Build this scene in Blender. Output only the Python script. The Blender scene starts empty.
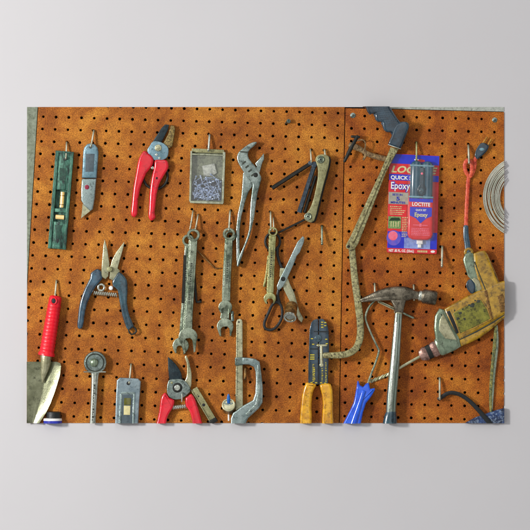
import bpy, bmesh, math, random
import numpy as np
from mathutils import Vector
random.seed(7)
K = 0.002                      # one unit of the drawing = 2 mm
X0, X1, Y0, Y1 = 27.0, 504.0, 107.0, 423.0     # the cropped board's edges
sc = bpy.context.scene
COL = sc.collection
DS = [.8]                     # relief scale of the thing being built
def V(x, y, d): return Vector(((x-265)*K, -d*K*DS[0], (265-y)*K))

# ------------------------------------------------------------------ geometry
def cr(pts, n=4, closed=True):
    """Catmull-Rom through tuples of any size"""
    out = []; m = len(pts)
    rng = range(m) if closed else range(m-1)
    for i in rng:
        if closed: p = [pts[(i+k) % m] for k in (-1, 0, 1, 2)]
        else: p = [pts[max(i-1, 0)], pts[i], pts[i+1], pts[min(i+2, m-1)]]
        for s in range(n):
            t = s/n
            out.append(tuple(0.5*(2*b+(c-a)*t+(2*a-5*b+4*c-e)*t*t+(3*b-a-3*c+e)*t**3) for a, b, c, e in zip(*p)))
    if not closed: out.append(tuple(pts[-1]))
    return out
def area(p): return 0.5*sum(p[i][0]*p[(i+1) % len(p)][1]-p[(i+1) % len(p)][0]*p[i][1] for i in range(len(p)))
def mitres(p):
    """inward direction, length factor and room for every corner of an outline"""
    s = 1 if area(p) > 0 else -1; n = len(p); out = []
    for i in range(n):
        a, b, c = p[i-1], p[i], p[(i+1) % n]
        e1 = Vector((b[0]-a[0], b[1]-a[1])); e2 = Vector((c[0]-b[0], c[1]-b[1]))
        if e1.length < 1e-6: e1 = e2.copy()
        if e2.length < 1e-6: e2 = e1.copy()
        e1.normalize(); e2.normalize()
        n1 = Vector((-e1.y, e1.x))*s; n2 = Vector((-e2.y, e2.x))*s
        m = n1+n2
        if m.length < 0.2: m = n1.copy()
        m.normalize(); room = 1e9; o = Vector(b)
        for j in range(n):
            if j == i or (j+1) % n == i: continue
            q0 = Vector(p[j]); q1 = Vector(p[(j+1) % n]); d = q1-q0
            den = m.x*d.y-m.y*d.x
            if abs(den) < 1e-9: continue
            w = q0-o; t = (w.x*d.y-w.y*d.x)/den; u = (w.x*m.y-w.y*m.x)/den
            if t > 1e-4 and -1e-6 <= u <= 1+1e-6: room = min(room, t)
        out.append([m, 1/max(0.55, m.dot(n1)), room])
    r0 = [q[2] for q in out]
    for k in range(n): out[k][2] = min(r0[k-1], r0[k], r0[(k+1) % n])
    return out
def inset(p, t, mt=None):
    mt = mt or mitres(p); return [(b[0]+m.x*min(t*k, room*.40), b[1]+m.y*min(t*k, room*.40)) for b, (m, k, room) in zip(p, mt)]
def plate(poly, d0, d1, bev=0.6, steps=3, sm=0, rise=None):
    """outline with thickness and a rounded front edge"""
    if sm: poly = cr(poly, sm)
    n = len(poly); rise = bev if rise is None else rise; mt = mitres(poly)
    rings = [[(x, y, d0) for x, y in poly], [(x, y, d1-rise) for x, y in poly]]
    for k in range(1, steps+1):
        a = math.pi/2*k/steps
        q = []
        for b, (m, kk, room) in zip(poly, mt):
            e = min(bev*kk, room*.40)*(1-math.cos(a)); q.append((b[0]+m.x*e, b[1]+m.y*e))
        rings.append([(x, y, d1-rise+rise*math.sin(a)) for x, y in q])
    v = [p for r in rings for p in r]; f = []
    for k in range(len(rings)-1):
        for i in range(n):
            j = (i+1) % n; f.append((k*n+i, k*n+j, (k+1)*n+j, (k+1)*n+i))
    f.append(tuple(range((len(rings)-1)*n, len(rings)*n))); f.append(tuple(range(n))[::-1])
    return v, f
def circ(x, y, r, n=24, ry=None, a0=0):
    ry = ry or r
    return [(x+r*math.cos(a0+2*math.pi*i/n), y+ry*math.sin(a0+2*math.pi*i/n)) for i in range(n)]
def disc(x, y, r, d0, d1, bev=0.4, n=24, steps=3, ry=None, a0=0): return plate(circ(x, y, r, n, ry, a0), d0, d1, bev, steps)
def rect(x0, y0, x1, y1): return [(x0, y0), (x1, y0), (x1, y1), (x0, y1)]
def sweep(path, n=12, sq=2.0, sm=0, closed=False, cap=True, twist=0):
    """path of (x, y, d, half width, half depth)"""
    path = [p if len(p) == 5 else (p[0], p[1], p[2], p[3], p[3]) for p in path]
    if sm: path = cr(path, sm, closed)
    P = [Vector(p[:3]) for p in path]; W = [p[3] for p in path]; H = [p[4] for p in path]
    m = len(P); T = []
    for i in range(m):
        a = P[i-1] if (i or closed) else P[i]; b = P[(i+1) % m] if (i < m-1 or closed) else P[i]
        t = b-a; T.append(t.normalized() if t.length > 1e-9 else (T[-1] if T else Vector((0, 1, 0))))
    if cap and not closed:
        def ends(P0, T0, w, h, s):
            r = min(w, h); return [(P0+T0*s*r*k, w-(1-q)*r, h-(1-q)*r) for k, q in ((0.4, .92), (0.75, .66), (0.95, .3))]
        A = ends(P[0], T[0], W[0], H[0], -1)[::-1]; B = ends(P[-1], T[-1], W[-1], H[-1], 1)
        P = [a[0] for a in A]+P+[b[0] for b in B]; W = [a[1] for a in A]+W+[b[1] for b in B]; H = [a[2] for a in A]+H+[b[2] for b in B]
        T = [T[0]]*3+T+[T[-1]]*3; m = len(P)
    v = []; f = []; side = None
    for i in range(m):
        t = T[i]; z = Vector((0, 0, 1)); s = t.cross(z)
        if s.length < 0.15: s = side if side is not None else Vector((1, 0, 0))
        s = (s-t*s.dot(t)).normalized()
        if side is not None and s.dot(side) < 0 and not closed: s = -s
        side = s; u = s.cross(t).normalized()
        for k in range(n):
            a = 2*math.pi*k/n+twist*i; c, q = math.cos(a), math.sin(a)
            c = math.copysign(abs(c)**(2/sq), c); q = math.copysign(abs(q)**(2/sq), q)
            v.append(tuple(P[i]+s*(W[i]*c)+u*(H[i]*q)))
    R = m if closed else m-1
    for i in range(R):
        for k in range(n):
            f.append((i*n+k, i*n+(k+1) % n, ((i+1) % m)*n+(k+1) % n, ((i+1) % m)*n+k))
    if not closed: f.append(tuple(range(n))[::-1]); f.append(tuple(range((m-1)*n, m*n)))
    return v, f
def wire(pts, r, n=8, sm=4, closed=False): return sweep([(x, y, d, r, r) for x, y, d in pts], n, 2, sm, closed)
def ring(x, y, R, w, d, h=None, n=28, sq=2.0, ry=None, seg=10):
    h = h or w; ry = ry or R
    return sweep([(x+R*math.cos(2*math.pi*i/n), y+ry*math.sin(2*math.pi*i/n), d, w, h) for i in range(n)], seg, sq, 0, True)
def lathe(p0, p1, prof, n=20):
    """profile of (distance along axis, radius); the axis runs p0 -> p1"""
    p0 = Vector(p0); t = (Vector(p1)-p0).normalized()
    s = t.cross(Vector((0, 0, 1)))
    if s.length < .1: s = t.cross(Vector((0, 1, 0)))
    s.normalize(); u = s.cross(t)
    v = []; f = []
    for a, r in prof:
        for k in range(n):
            b = 2*math.pi*k/n; v.append(tuple(p0+t*a+s*(r*math.cos(b))+u*(r*math.sin(b))))
    for i in range(len(prof)-1):
        for k in range(n): f.append((i*n+k, i*n+(k+1) % n, (i+1)*n+(k+1) % n, (i+1)*n+k))
    f.append(tuple(range(n))[::-1]); f.append(tuple(range((len(prof)-1)*n, len(prof)*n)))
    return v, f
def join(*gs):
    v = []; f = []
    for g in gs:
        o = len(v); v += list(g[0]); f += [tuple(i+o for i in q) for q in g[1]]
    return v, f
def spring(x0, y0, x1, y1, d, R, turns, r=0.45):
    pts = []; L = Vector((x1-x0, y1-y0)); l = L.length; L.normalize(); N = Vector((-L.y, L.x)); m = turns*8
    for i in range(m+1):
        a = 2*math.pi*i/8; t = l*i/m
        pts.append((x0+L.x*t+N.x*R*math.cos(a), y0+L.y*t+N.y*R*math.cos(a), d+R*math.sin(a)))
    return wire(pts, r, 6, 0)
def openend(cx, cy, R, ang, gap, depth, reach, d0, d1, bev=0.7):
    """open wrench end: a disc with a slot opening towards ang (degrees, 90 = down)"""
    a = math.radians(ang); g = gap/2; pts = []
    a1 = math.asin(min(.95, g/R))
    pts.append((reach, g)); pts.append((reach-1.0, g+R*.2))
    for i in range(17):
        b = a1+.55+(2*math.pi-2*a1-1.1)*i/16; pts.append((R*math.cos(b), R*math.sin(b)))
    pts += [(reach-1.0, -g-R*.2), (reach, -g), (R-depth+g*.5, -g), (R-depth, -g*.5), (R-depth, g*.5), (R-depth+g*.5, g)]
    q = [(cx+u*math.cos(a)-w*math.sin(a), cy+u*math.sin(a)+w*math.cos(a)) for u, w in pts]
    return plate(q, d0, d1, bev, 3)
def frame(ox, oy, tx, ty):
    """local axes: v runs from the origin to the target, u to its right on screen"""
    l = math.hypot(tx-ox, ty-oy); vx, vy = (tx-ox)/l, (ty-oy)/l
    return lambda u, v: (ox+vx*v+vy*u, oy+vy*v-vx*u)

# ------------------------------------------------------------------ objects
def tag(o, label=None, cat=None, group=None, kind=None):
    if label: o['label'] = label
    if cat: o['category'] = cat
    if group: o['group'] = group
    if kind: o['kind'] = kind
    return o
def clip_bm(bm, tops=True):
    for axis, val, s in ((0, X0, -1), (0, X1, 1), (1, Y0, -1), (1, Y1, 1)):
        co = V(val if axis == 0 else 0, val if axis == 1 else 0, 0)
        no = Vector((s, 0, 0)) if axis == 0 else Vector((0, 0, -s))
        if not any((v.co-co).dot(no) > 0 for v in bm.verts): continue
        r = bmesh.ops.bisect_plane(bm, geom=bm.verts[:]+bm.edges[:]+bm.faces[:], plane_co=co, plane_no=no, clear_outer=True, dist=1e-7)
        if tops:
            ed = [e for e in r['geom_cut'] if isinstance(e, bmesh.types.BMEdge)]
            if ed: bmesh.ops.holes_fill(bm, edges=ed, sides=0)
def obj(name, g, m, parent=None, at=None, ang=38, clip=True, flat=False):
    bm = bmesh.new(); vs = [bm.verts.new(V(*p)) for p in g[0]]
    for f in g[1]:
        try: bm.faces.new([vs[i] for i in f])
        except ValueError: pass
    if clip: clip_bm(bm)
    bmesh.ops.recalc_face_normals(bm, faces=bm.faces[:])
    org = Vector((0, 0, 0))
    if at is not None: org = V(*at)
    par = parent
    if parent is not None:
        p = parent
        while p is not None: org = org+p.location; p = p.parent
    bmesh.ops.translate(bm, verts=bm.verts[:], vec=-org)
    me = bpy.data.meshes.new(name); bm.to_mesh(me); bm.free()
    if not flat:
        me.polygons.foreach_set('use_smooth', [True]*len(me.polygons)); me.set_sharp_from_angle(angle=math.radians(ang))
    me.materials.append(m)
    o = bpy.data.objects.new(name, me); COL.objects.link(o)
    if par is not None: o.parent = par
    elif at is not None: o.location = org
    return o
def thing(name, label, cat, x, y, group=None):
    o = bpy.data.objects.new(name, None); o.empty_display_size = 0.01; COL.objects.link(o)
    o.location = V(x, y, 0); return tag(o, label, cat, group)

# ------------------------------------------------------------------ materials
def lin(c): return tuple((x/255/12.92 if x/255 <= .04045 else ((x/255+.055)/1.055)**2.4) for x in c)+(1,)
def mat(name, c1, c2=None, grime=(30, 24, 14), amt=0.35, scale=120, fine=700, rough=.45, metal=0.0, bump=.25, spec=.5, coat=0, stretch=None):
    m = bpy.data.materials.new(name); m.use_nodes = True; nt = m.node_tree; N = nt.nodes; L = nt.links
    b = N['Principled BSDF']; c2 = c2 or c1
    tc = N.new('ShaderNodeTexCoord'); src = tc.outputs['Object']
    if stretch:
        mp = N.new('ShaderNodeMapping'); mp.inputs['Scale'].default_value = stretch; L.new(src, mp.inputs['Vector']); src = mp.outputs['Vector']
    def noise(s, det, ro=.6):
        n = N.new('ShaderNodeTexNoise'); n.inputs['Scale'].default_value = s; n.inputs['Detail'].default_value = det; n.inputs['Roughness'].default_value = ro
        L.new(src, n.inputs['Vector']); return n.outputs['Fac']
    def ramp(f, a, z):
        r = N.new('ShaderNodeMapRange'); r.inputs['From Min'].default_value = a; r.inputs['From Max'].default_value = z
        L.new(f, r.inputs['Value']); return r.outputs['Result']
    def mix(f, a, z):
        x = N.new('ShaderNodeMix'); x.data_type = 'RGBA'; L.new(f, x.inputs['Factor'])
        for s, k in ((a, 6), (z, 7)):
            if isinstance(s, tuple): x.inputs[k].default_value = s
            else: L.new(s, x.inputs[k])
        return x.outputs[2]
    n1 = noise(scale, 6); n2 = noise(fine*.45, 5, .7); n3 = noise(scale*2.3, 8, .75)
    col = mix(ramp(n1, .35, .65), lin(c1), lin(c2))
    if amt > 0:
        g = ramp(n3, .62-amt*.35, .72-amt*.2); x = N.new('ShaderNodeMath'); x.operation = 'MULTIPLY'; x.inputs[1].default_value = min(1, .45+amt)
        L.new(g, x.inputs[0]); col = mix(x.outputs[0], col, lin(grime))
        g2 = ramp(n2, .60, .72); y = N.new('ShaderNodeMath'); y.operation = 'MULTIPLY'; y.inputs[1].default_value = min(1, .2+amt*.9)
        L.new(g2, y.inputs[0]); col = mix(y.outputs[0], col, lin(grime))
    L.new(col, b.inputs['Base Color'])
    rr = ramp(n1, .2, .8); q = N.new('ShaderNodeMapRange'); q.inputs['To Min'].default_value = max(.05, rough-.12); q.inputs['To Max'].default_value = min(1, rough+.15)
    L.new(rr, q.inputs['Value']); L.new(q.outputs['Result'], b.inputs['Roughness'])
    b.inputs['Metallic'].default_value = metal; b.inputs['Specular IOR Level'].default_value = spec
    if coat: b.inputs['Coat Weight'].default_value = coat; b.inputs['Coat Roughness'].default_value = .12
    if bump:
        bp = N.new('ShaderNodeBump'); bp.inputs['Strength'].default_value = bump; bp.inputs['Distance'].default_value = .0012
        ad = N.new('ShaderNodeMath'); ad.operation = 'ADD'; L.new(n2, ad.inputs[0]); L.new(n3, ad.inputs[1])
        L.new(ad.outputs[0], bp.inputs['Height']); L.new(bp.outputs['Normal'], b.inputs['Normal'])
    return m
def pegmat(name, base, hi, lo, seed):
    m = bpy.data.materials.new(name); m.use_nodes = True; nt = m.node_tree; N = nt.nodes; L = nt.links; b = N['Principled BSDF']
    tc = N.new('ShaderNodeTexCoord'); mp = N.new('ShaderNodeMapping'); mp.inputs['Location'].default_value = (seed, seed*.3, seed*.7)
    L.new(tc.outputs['Object'], mp.inputs['Vector'])
    def noise(s, det, ro, dist=0):
        n = N.new('ShaderNodeTexNoise'); n.inputs['Scale'].default_value = s; n.inputs['Detail'].default_value = det; n.inputs['Roughness'].default_value = ro
        n.inputs['Distortion'].default_value = dist
        L.new(mp.outputs['Vector'], n.inputs['Vector']); return n.outputs['Fac']
    def ramp(f, els):
        r = N.new('ShaderNodeValToRGB'); r.color_ramp.elements[0].position = els[0][0]; r.color_ramp.elements[0].color = els[0][1]
        r.color_ramp.elements[1].position = els[-1][0]; r.color_ramp.elements[1].color = els[-1][1]
        for p, c in els[1:-1]: e = r.color_ramp.elements.new(p); e.color = c
        L.new(f, r.inputs['Fac']); return r.outputs['Color']
    def mix(f, a, z, mode='MIX', fac=None):
        x = N.new('ShaderNodeMix'); x.data_type = 'RGBA'; x.blend_type = mode
        if fac is not None: x.inputs['Factor'].default_value = fac
        else: L.new(f, x.inputs['Factor'])
        for s, k in ((a, 6), (z, 7)):
            if isinstance(s, tuple): x.inputs[k].default_value = s
            else: L.new(s, x.inputs[k])
        return x.outputs[2]
    big = noise(11, 5, .62, .6); mid = noise(70, 4, .6); fine = noise(420, 4, .75); grit = noise(760, 2, .6)
    c = ramp(big, [(.33, lin(lo)), (.5, lin(base)), (.66, lin(hi))])
    c = mix(None, c, ramp(mid, [(.35, (.66, .6, .52, 1)), (.62, (1.15, 1.15, 1.1, 1))]), 'MULTIPLY', .6)
    c = mix(None, c, ramp(fine, [(.36, (.34, .27, .22, 1)), (.5, (.97, .97, .97, 1)), (.66, (1.55, 1.6, 1.5, 1))]), 'MULTIPLY', .8)
    c = mix(None, c, ramp(grit, [(.36, (.42, .34, .32, 1)), (.64, (1.4, 1.45, 1.5, 1))]), 'MULTIPLY', .6)
    L.new(c, b.inputs['Base Color']); b.inputs['Roughness'].default_value = .62; b.inputs['Specular IOR Level'].default_value = .25
    bp = N.new('ShaderNodeBump'); bp.inputs['Strength'].default_value = .8; bp.inputs['Distance'].default_value = .0012
    ad = N.new('ShaderNodeMath'); ad.operation = 'MULTIPLY_ADD'; ad.inputs[1].default_value = .6; L.new(fine, ad.inputs[0]); L.new(mid, ad.inputs[2])
    L.new(ad.outputs[0], bp.inputs['Height']); L.new(bp.outputs['Normal'], b.inputs['Normal'])
    return m
M = {}
M['wall'] = mat('wall paint', (206, 204, 206), (204, 202, 204), amt=0, scale=3, rough=.85, bump=.02, spec=.1)
M['cavity'] = mat('painted cavity shade', (22, 13, 8), amt=0, bump=0, rough=.9)  # near-black colour paints in the shade behind the peg holes
M['peg1'] = pegmat('hardboard', (176, 104, 31), (204, 134, 46), (142, 75, 18), 0)
M['peg2'] = pegmat('hardboard orange', (178, 98, 26), (202, 126, 39), (142, 70, 16), 5)
M['strip'] = mat('grey green paint', (140, 148, 128), (112, 120, 100), (52, 56, 42), .3, 90, rough=.7)
M['strip2'] = mat('pale grey paint', (190, 194, 184), (160, 166, 156), (90, 94, 84), .3, 90, rough=.7)
M['steel'] = mat('bright steel', (226, 230, 218), (176, 182, 168), (44, 46, 34), .2, 50, rough=.18, metal=.88, bump=.15)
M['hook'] = mat('zinc wire', (226, 224, 200), (150, 146, 118), (58, 50, 30), .0, 60, rough=.22, metal=.75, bump=0)
M['wrench'] = mat('greenish forged steel', (190, 200, 176), (104, 118, 96), (16, 20, 14), .32, 44, rough=.2, metal=.85, bump=.3)
M['wrench2'] = mat('yellowed forged steel', (208, 208, 150), (142, 140, 88), (34, 30, 14), .26, 48, rough=.22, metal=.78, bump=.22)
M['plier'] = mat('blue grey steel', (188, 202, 194), (104, 120, 112), (14, 18, 16), .32, 40, rough=.2, metal=.84, bump=.32)
M['green'] = mat('green enamel', (84, 142, 118), (34, 84, 70), (8, 18, 16), .5, 50, rough=.34, metal=.2, bump=.5, stretch=(1, 1, .35))
M['greenD'] = mat('dark green enamel', (40, 84, 66), (24, 56, 46), (10, 20, 16), .35, 90, rough=.5)
M['vial'] = mat('amber vial', (240, 190, 96), (255, 226, 160), (120, 60, 20), .12, 90, rough=.1, spec=.8, coat=1, bump=0)
M['knife'] = mat('blue grey cast metal', (140, 172, 184), (100, 134, 146), (24, 36, 38), .24, 60, rough=.3, metal=.6, bump=.3)
M['knifeL'] = mat('pale cast metal', (178, 194, 190), (126, 144, 142), (30, 38, 36), .26, 50, rough=.24, metal=.75, bump=.3)
M['magenta'] = mat('crimson screw', (170, 30, 70), (110, 14, 44), amt=.2, rough=.35)
M['red'] = mat('red vinyl grip', (232, 22, 48), (206, 10, 32), (84, 6, 14), .26, 45, rough=.24, bump=.15, coat=.6)
M['redT'] = mat('red ribbed grip', (240, 14, 42), (222, 8, 30), (110, 0, 16), .2, 50, rough=.34, bump=.1)
M['blade'] = mat('dark blade', (46, 62, 68), (28, 38, 44), (120, 130, 130), .12, 140, rough=.35, metal=.5)
M['tan'] = mat('rusty blade', (176, 150, 84), (110, 88, 44), (40, 30, 14), .5, 200, rough=.5, metal=.3, bump=.5)
M['dark'] = mat('black oxide steel', (44, 46, 42), (26, 28, 26), (92, 84, 60), .14, 140, rough=.42, metal=.4)
M['black'] = mat('black plastic', (26, 30, 30), (18, 20, 22), (64, 66, 60), .12, 140, rough=.36)
M['hexA'] = mat('blue black key', (84, 98, 110), (48, 58, 68), (20, 22, 22), .3, 140, rough=.36, metal=.5)
M['plate'] = mat('olive grey plate', (168, 166, 122), (136, 132, 92), (60, 54, 28), .3, 130, rough=.42, metal=.35, bump=.3)
M['teal'] = mat('teal black rubber', (58, 90, 102), (28, 48, 58), (8, 12, 16), .3, 50, rough=.2, bump=.2, coat=.8)
M['tealB'] = mat('blue grey rubber', (64, 98, 118), (30, 50, 66), (8, 12, 18), .34, 50, rough=.18, bump=.25, coat=.9)
M['bladeC'] = mat('cream steel blade', (210, 208, 172), (160, 158, 124), (40, 38, 24), .26, 50, rough=.24, metal=.65, bump=.25)
M['saw'] = mat('flaking olive paint', (190, 184, 132), (146, 138, 88), (44, 32, 18), .5, 100, rough=.45, metal=.1, bump=.8)
M['sawR'] = mat('rusty saw fitting', (170, 140, 90), (110, 78, 44), (36, 22, 12), .5, 200, rough=.55, bump=.6)
M['navy'] = mat('navy grip', (42, 68, 84), (22, 38, 50), (6, 10, 14), .26, 60, rough=.18, bump=.2, coat=.8)
M['brown'] = mat('brown pipe', (164, 122, 62), (96, 64, 30), (26, 16, 8), .42, 70, rough=.3, metal=.5, bump=.6)
M['hammer'] = mat('worn hammer steel', (160, 150, 130), (84, 78, 66), (14, 12, 9), .36, 42, rough=.2, metal=.85, bump=.4)
M['shaft'] = mat('pale green steel shaft', (192, 204, 190), (132, 146, 132), (34, 40, 30), .22, 60, rough=.18, metal=.85, stretch=(1, 1, .15), bump=.15)
M['blue'] = mat('blue plastic', (28, 104, 240), (16, 76, 210), (6, 20, 90), .16, 70, rough=.24, bump=.06, coat=.6)
M['yellow'] = mat('mustard plastic', (196, 152, 34), (136, 100, 16), (26, 18, 6), .34, 60, rough=.24, bump=.22, coat=.5)
M['yellowG'] = mat('yellow green label', (146, 142, 52), (104, 104, 34), (16, 16, 8), .42, 60, rough=.3, bump=.25)
M['yellowH'] = mat('golden vinyl grip', (244, 182, 26), (196, 132, 12), (86, 52, 6), .3, 60, rough=.22, bump=.15, coat=.6)
M['nose'] = mat('grey green casting', (158, 174, 148), (104, 120, 98), (50, 38, 38), .26, 50, rough=.22, metal=.65, bump=.25)
M['chuck'] = mat('rusty chuck', (196, 156, 142), (120, 86, 74), (20, 12, 12), .36, 90, rough=.24, metal=.6, bump=.4)
M['cord'] = mat('orange cord', (240, 110, 72), (204, 56, 34), (100, 20, 12), .34, 120, rough=.45)
M['brass'] = mat('brass', (200, 146, 64), (150, 96, 34), amt=.25, rough=.3, metal=.7)
M['alu'] = mat('aluminium wire', (230, 232, 216), (190, 192, 174), (70, 66, 50), .0, 50, rough=.18, metal=.9, bump=0)
M['trowel'] = mat('trowel steel', (156, 158, 128), (112, 114, 88), (34, 36, 24), .22, 30, rough=.24, metal=.7, bump=.15)
M['neck'] = mat('neck steel', (212, 208, 172), (150, 146, 112), (60, 56, 36), .2, 40, rough=.24, metal=.6)
M['white'] = mat('white print', (238, 236, 232), amt=0, bump=0, rough=.4)
M['cream'] = mat('cream print', (226, 214, 160), (200, 190, 130), amt=.15, bump=0, rough=.4)
M['labelblue'] = mat('blue label', (34, 40, 150), (50, 60, 180), amt=.05, bump=0, rough=.3)
M['cblue'] = mat('card blue', (24, 40, 204), (18, 30, 176), (10, 10, 90), .06, 60, bump=0, rough=.3, coat=.2)
M['cred'] = mat('card red', (224, 32, 40), (204, 20, 34), (120, 8, 14), .06, 60, bump=0, rough=.3, coat=.2)
M['cgrey'] = mat('card grey', (176, 172, 156), (150, 148, 134), amt=.1, bump=0, rough=.4)
M['cgreen'] = mat('card green', (66, 130, 60), (150, 170, 110), (24, 44, 20), .2, 300, bump=0, rough=.4)
M['cgreenD'] = mat('card dark green', (20, 54, 22), amt=0, bump=0, rough=.4)
M['cpink'] = mat('card pink', (236, 130, 160), (240, 90, 110), amt=0, bump=0, rough=.4)
M['cviolet'] = mat('card violet', (70, 80, 200), (120, 90, 190), amt=0, bump=0, rough=.4)
M['clear'] = mat('pale clear tray', (140, 160, 214), (90, 110, 190), amt=.1, bump=0, rough=.1, coat=1)
M['tube'] = mat('teal syringe', (62, 100, 118), (40, 70, 88), (14, 24, 32), .2, 40, rough=.1, bump=.04, coat=1)
M['tubeL'] = mat('pale syringe rib', (120, 160, 172), (90, 130, 144), amt=.1, rough=.2, bump=0, coat=.6)
M['denim'] = mat('blue mottled cloth', (36, 66, 118), (10, 20, 44), (150, 170, 196), .36, 70, rough=.6, bump=.8)
M['strap'] = mat('olive strap', (170, 160, 80), (70, 84, 56), (30, 32, 20), .4, 150, rough=.5, bump=.5)
M['gauge'] = mat('grey blue gauge', (166, 182, 186), (116, 134, 142), (30, 38, 38), .22, 50, rough=.26, metal=.65, bump=.25)
M['gaugeD'] = mat('gauge recess', (84, 98, 104), (64, 78, 86), (30, 34, 36), .25, 90, rough=.45)
M['olive'] = mat('olive window', (110, 108, 40), (80, 80, 26), amt=.2, rough=.2, coat=.5, bump=0)
M['casebk'] = mat('paper insert', (134, 138, 112), (86, 92, 72), (40, 38, 26), .4, 70, rough=.6, bump=.4)
M['nail'] = mat('blued nail', (200, 214, 236), (96, 118, 160), (20, 24, 50), .2, 300, rough=.2, metal=.6, bump=0)
M['paper'] = mat('crumpled slip', (190, 192, 180), (130, 134, 126), amt=.3, rough=.6)
M['bluestud'] = mat('blue stud', (24, 110, 190), (16, 80, 160), amt=.1, rough=.3)
M['mark'] = mat('yellow marking', (222, 206, 60), (190, 170, 40), amt=.15, rough=.5, bump=0)
M['etch'] = mat('etched marking', (58, 64, 52), (40, 44, 36), amt=.1, rough=.6, bump=0)
M['rim'] = mat('pale clear rim', (176, 180, 154), (130, 134, 104), (64, 58, 30), .25, 90, rough=.12, spec=.8, coat=1, bump=.1)
def plastic_clear():
    m = bpy.data.materials.new('clear plastic'); m.use_nodes = True; b = m.node_tree.nodes['Principled BSDF']
    b.inputs['Base Color'].default_value = (.9, .92, .86, 1); b.inputs['Roughness'].default_value = .12
    b.inputs['Alpha'].default_value = .05; b.inputs['Coat Weight'].default_value = 1; b.inputs['Coat Roughness'].default_value = .1
    return m
M['clearp'] = plastic_clear()

# ------------------------------------------------------------------ setting: wall with shallow recess
def wall():
    g = ([(-900, -900, 0)], [])
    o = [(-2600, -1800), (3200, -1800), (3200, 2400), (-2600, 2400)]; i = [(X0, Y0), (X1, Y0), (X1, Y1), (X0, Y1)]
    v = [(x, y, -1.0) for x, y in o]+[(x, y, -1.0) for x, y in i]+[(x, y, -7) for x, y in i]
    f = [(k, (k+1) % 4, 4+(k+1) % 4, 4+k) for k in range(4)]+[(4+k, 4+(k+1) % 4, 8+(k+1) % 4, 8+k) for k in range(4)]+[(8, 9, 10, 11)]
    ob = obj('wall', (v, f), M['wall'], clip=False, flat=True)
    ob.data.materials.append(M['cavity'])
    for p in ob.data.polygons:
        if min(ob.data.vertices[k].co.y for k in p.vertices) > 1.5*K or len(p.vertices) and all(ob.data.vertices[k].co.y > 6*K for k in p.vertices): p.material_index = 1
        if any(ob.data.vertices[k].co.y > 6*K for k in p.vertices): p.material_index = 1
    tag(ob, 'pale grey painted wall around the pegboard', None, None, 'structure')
wall()

def homog(src, dst):
    A = []
    for (i, j), (x, y) in zip(src, dst):
        A.append([i, j, 1, 0, 0, 0, -x*i, -x*j, -x]); A.append([0, 0, 0, i, j, 1, -y*i, -y*j, -y])
    h = np.linalg.svd(np.array(A, float))[2][-1].reshape(3, 3)
    def f(i, j):
        p = h@np.array([i, j, 1.0]); return (p[0]/p[2], p[1]/p[2])
    return f
HL = homog([(0, 0), (7, 0), (15, 0), (23, 0), (0, 7), (0, 15), (23, 4), (23, 9), (23, 15), (23, 19), (3, 16), (3, 22)],
           [(43.5, 116.5), (132.7, 119.5), (235, 122), (338, 125.4), (36.8, 204.4), (28.4, 307.8), (336, 176), (334.6, 239.8), (332.6, 318.4), (331.7, 371.4), (67.1, 322), (61.4, 402.1)])
HR = homog([(4, 0), (10, 0), (0, 1), (11, 1), (0, 4), (0, 7), (11, 9), (0, 16), (0, 19), (0, 23), (9, 22), (10, 18), (5, 20), (5, 22), (5, 12)],
           [(404, 116.5), (481.7, 118.8), (352, 128.5), (494.4, 132.4), (350.8, 167), (349.7, 205.4), (493, 235.3), (346.5, 323.8), (346.5, 363), (344.5, 415.5), (465.4, 406), (479, 353), (412.2, 378), (411.3, 404.4), (414, 271.8)])
SKIP = set()
def pegboard(name, H, ni, nj, planes, material, label, thick=2.4):
    bm = bmesh.new(); NS = 12; cache = {}
    def vert(x, y, d):
        k = (round(x, 3), round(y, 3), round(d, 3))
        if k not in cache: cache[k] = bm.verts.new(V(x, y, d))
        return cache[k]
    for i in range(ni[0], ni[1]):
        for j in range(nj[0], nj[1]):
            cx, cy = H(i, j)
            if not (X0-16 < cx < X1+16 and Y0-16 < cy < Y1+16): continue
            c = [(-.5, -.5), (-1/6, -.5), (1/6, -.5), (.5, -.5), (.5, -1/6), (.5, 1/6), (.5, .5), (1/6, .5), (-1/6, .5), (-.5, .5), (-.5, 1/6), (-.5, -1/6)]
            out = [vert(*H(i+a, j+b), 0) for a, b in c]; rr = random.uniform(.93, 1.08)
            def rg(r, d): return [bm.verts.new(V(cx+r*rr*math.cos(math.atan2(b, a)), cy+r*rr*math.sin(math.atan2(b, a)), d)) for a, b in c]
            r1 = rg(1.75, 0); r2 = rg(1.38, -.4); r3 = rg(1.34, -thick)
            for A, B in ((out, r1), (r1, r2), (r2, r3)):
                for k in range(NS):
                    bm.faces.new((A[k], A[(k+1) % NS], B[(k+1) % NS], B[k]))
    for (ax, ay), (bx, by), s in planes:      # keep the side given by s
        n = Vector((by-ay, -(bx-ax)))*s; no = Vector((n.x, 0, -n.y)).normalized()
        bmesh.ops.bisect_plane(bm, geom=bm.verts[:]+bm.edges[:]+bm.faces[:], plane_co=V(ax, ay, 0), plane_no=no, clear_outer=True, dist=1e-7)
    clip_bm(bm, False)
    be = [e for e in bm.edges if e.is_boundary and all(abs(v.co.y) < 1e-6 for v in e.verts)]
    r = bmesh.ops.extrude_edge_only(bm, edges=be)
    nv = [v for v in r['geom'] if isinstance(v, bmesh.types.BMVert)]
    bmesh.ops.translate(bm, verts=nv, vec=(0, thick*K, 0))
    bmesh.ops.recalc_face_normals(bm, faces=bm.faces[:])
    s = sum(f.normal.y for f in bm.faces if abs(f.normal.y) > .9)
    if s > 0: bmesh.ops.reverse_faces(bm, faces=bm.faces[:])
    me = bpy.data.meshes.new(name); bm.to_mesh(me); bm.free(); me.materials.append(material)
    o = bpy.data.objects.new(name, me); COL.objects.link(o); tag(o, label, 'pegboard'); return o
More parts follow.
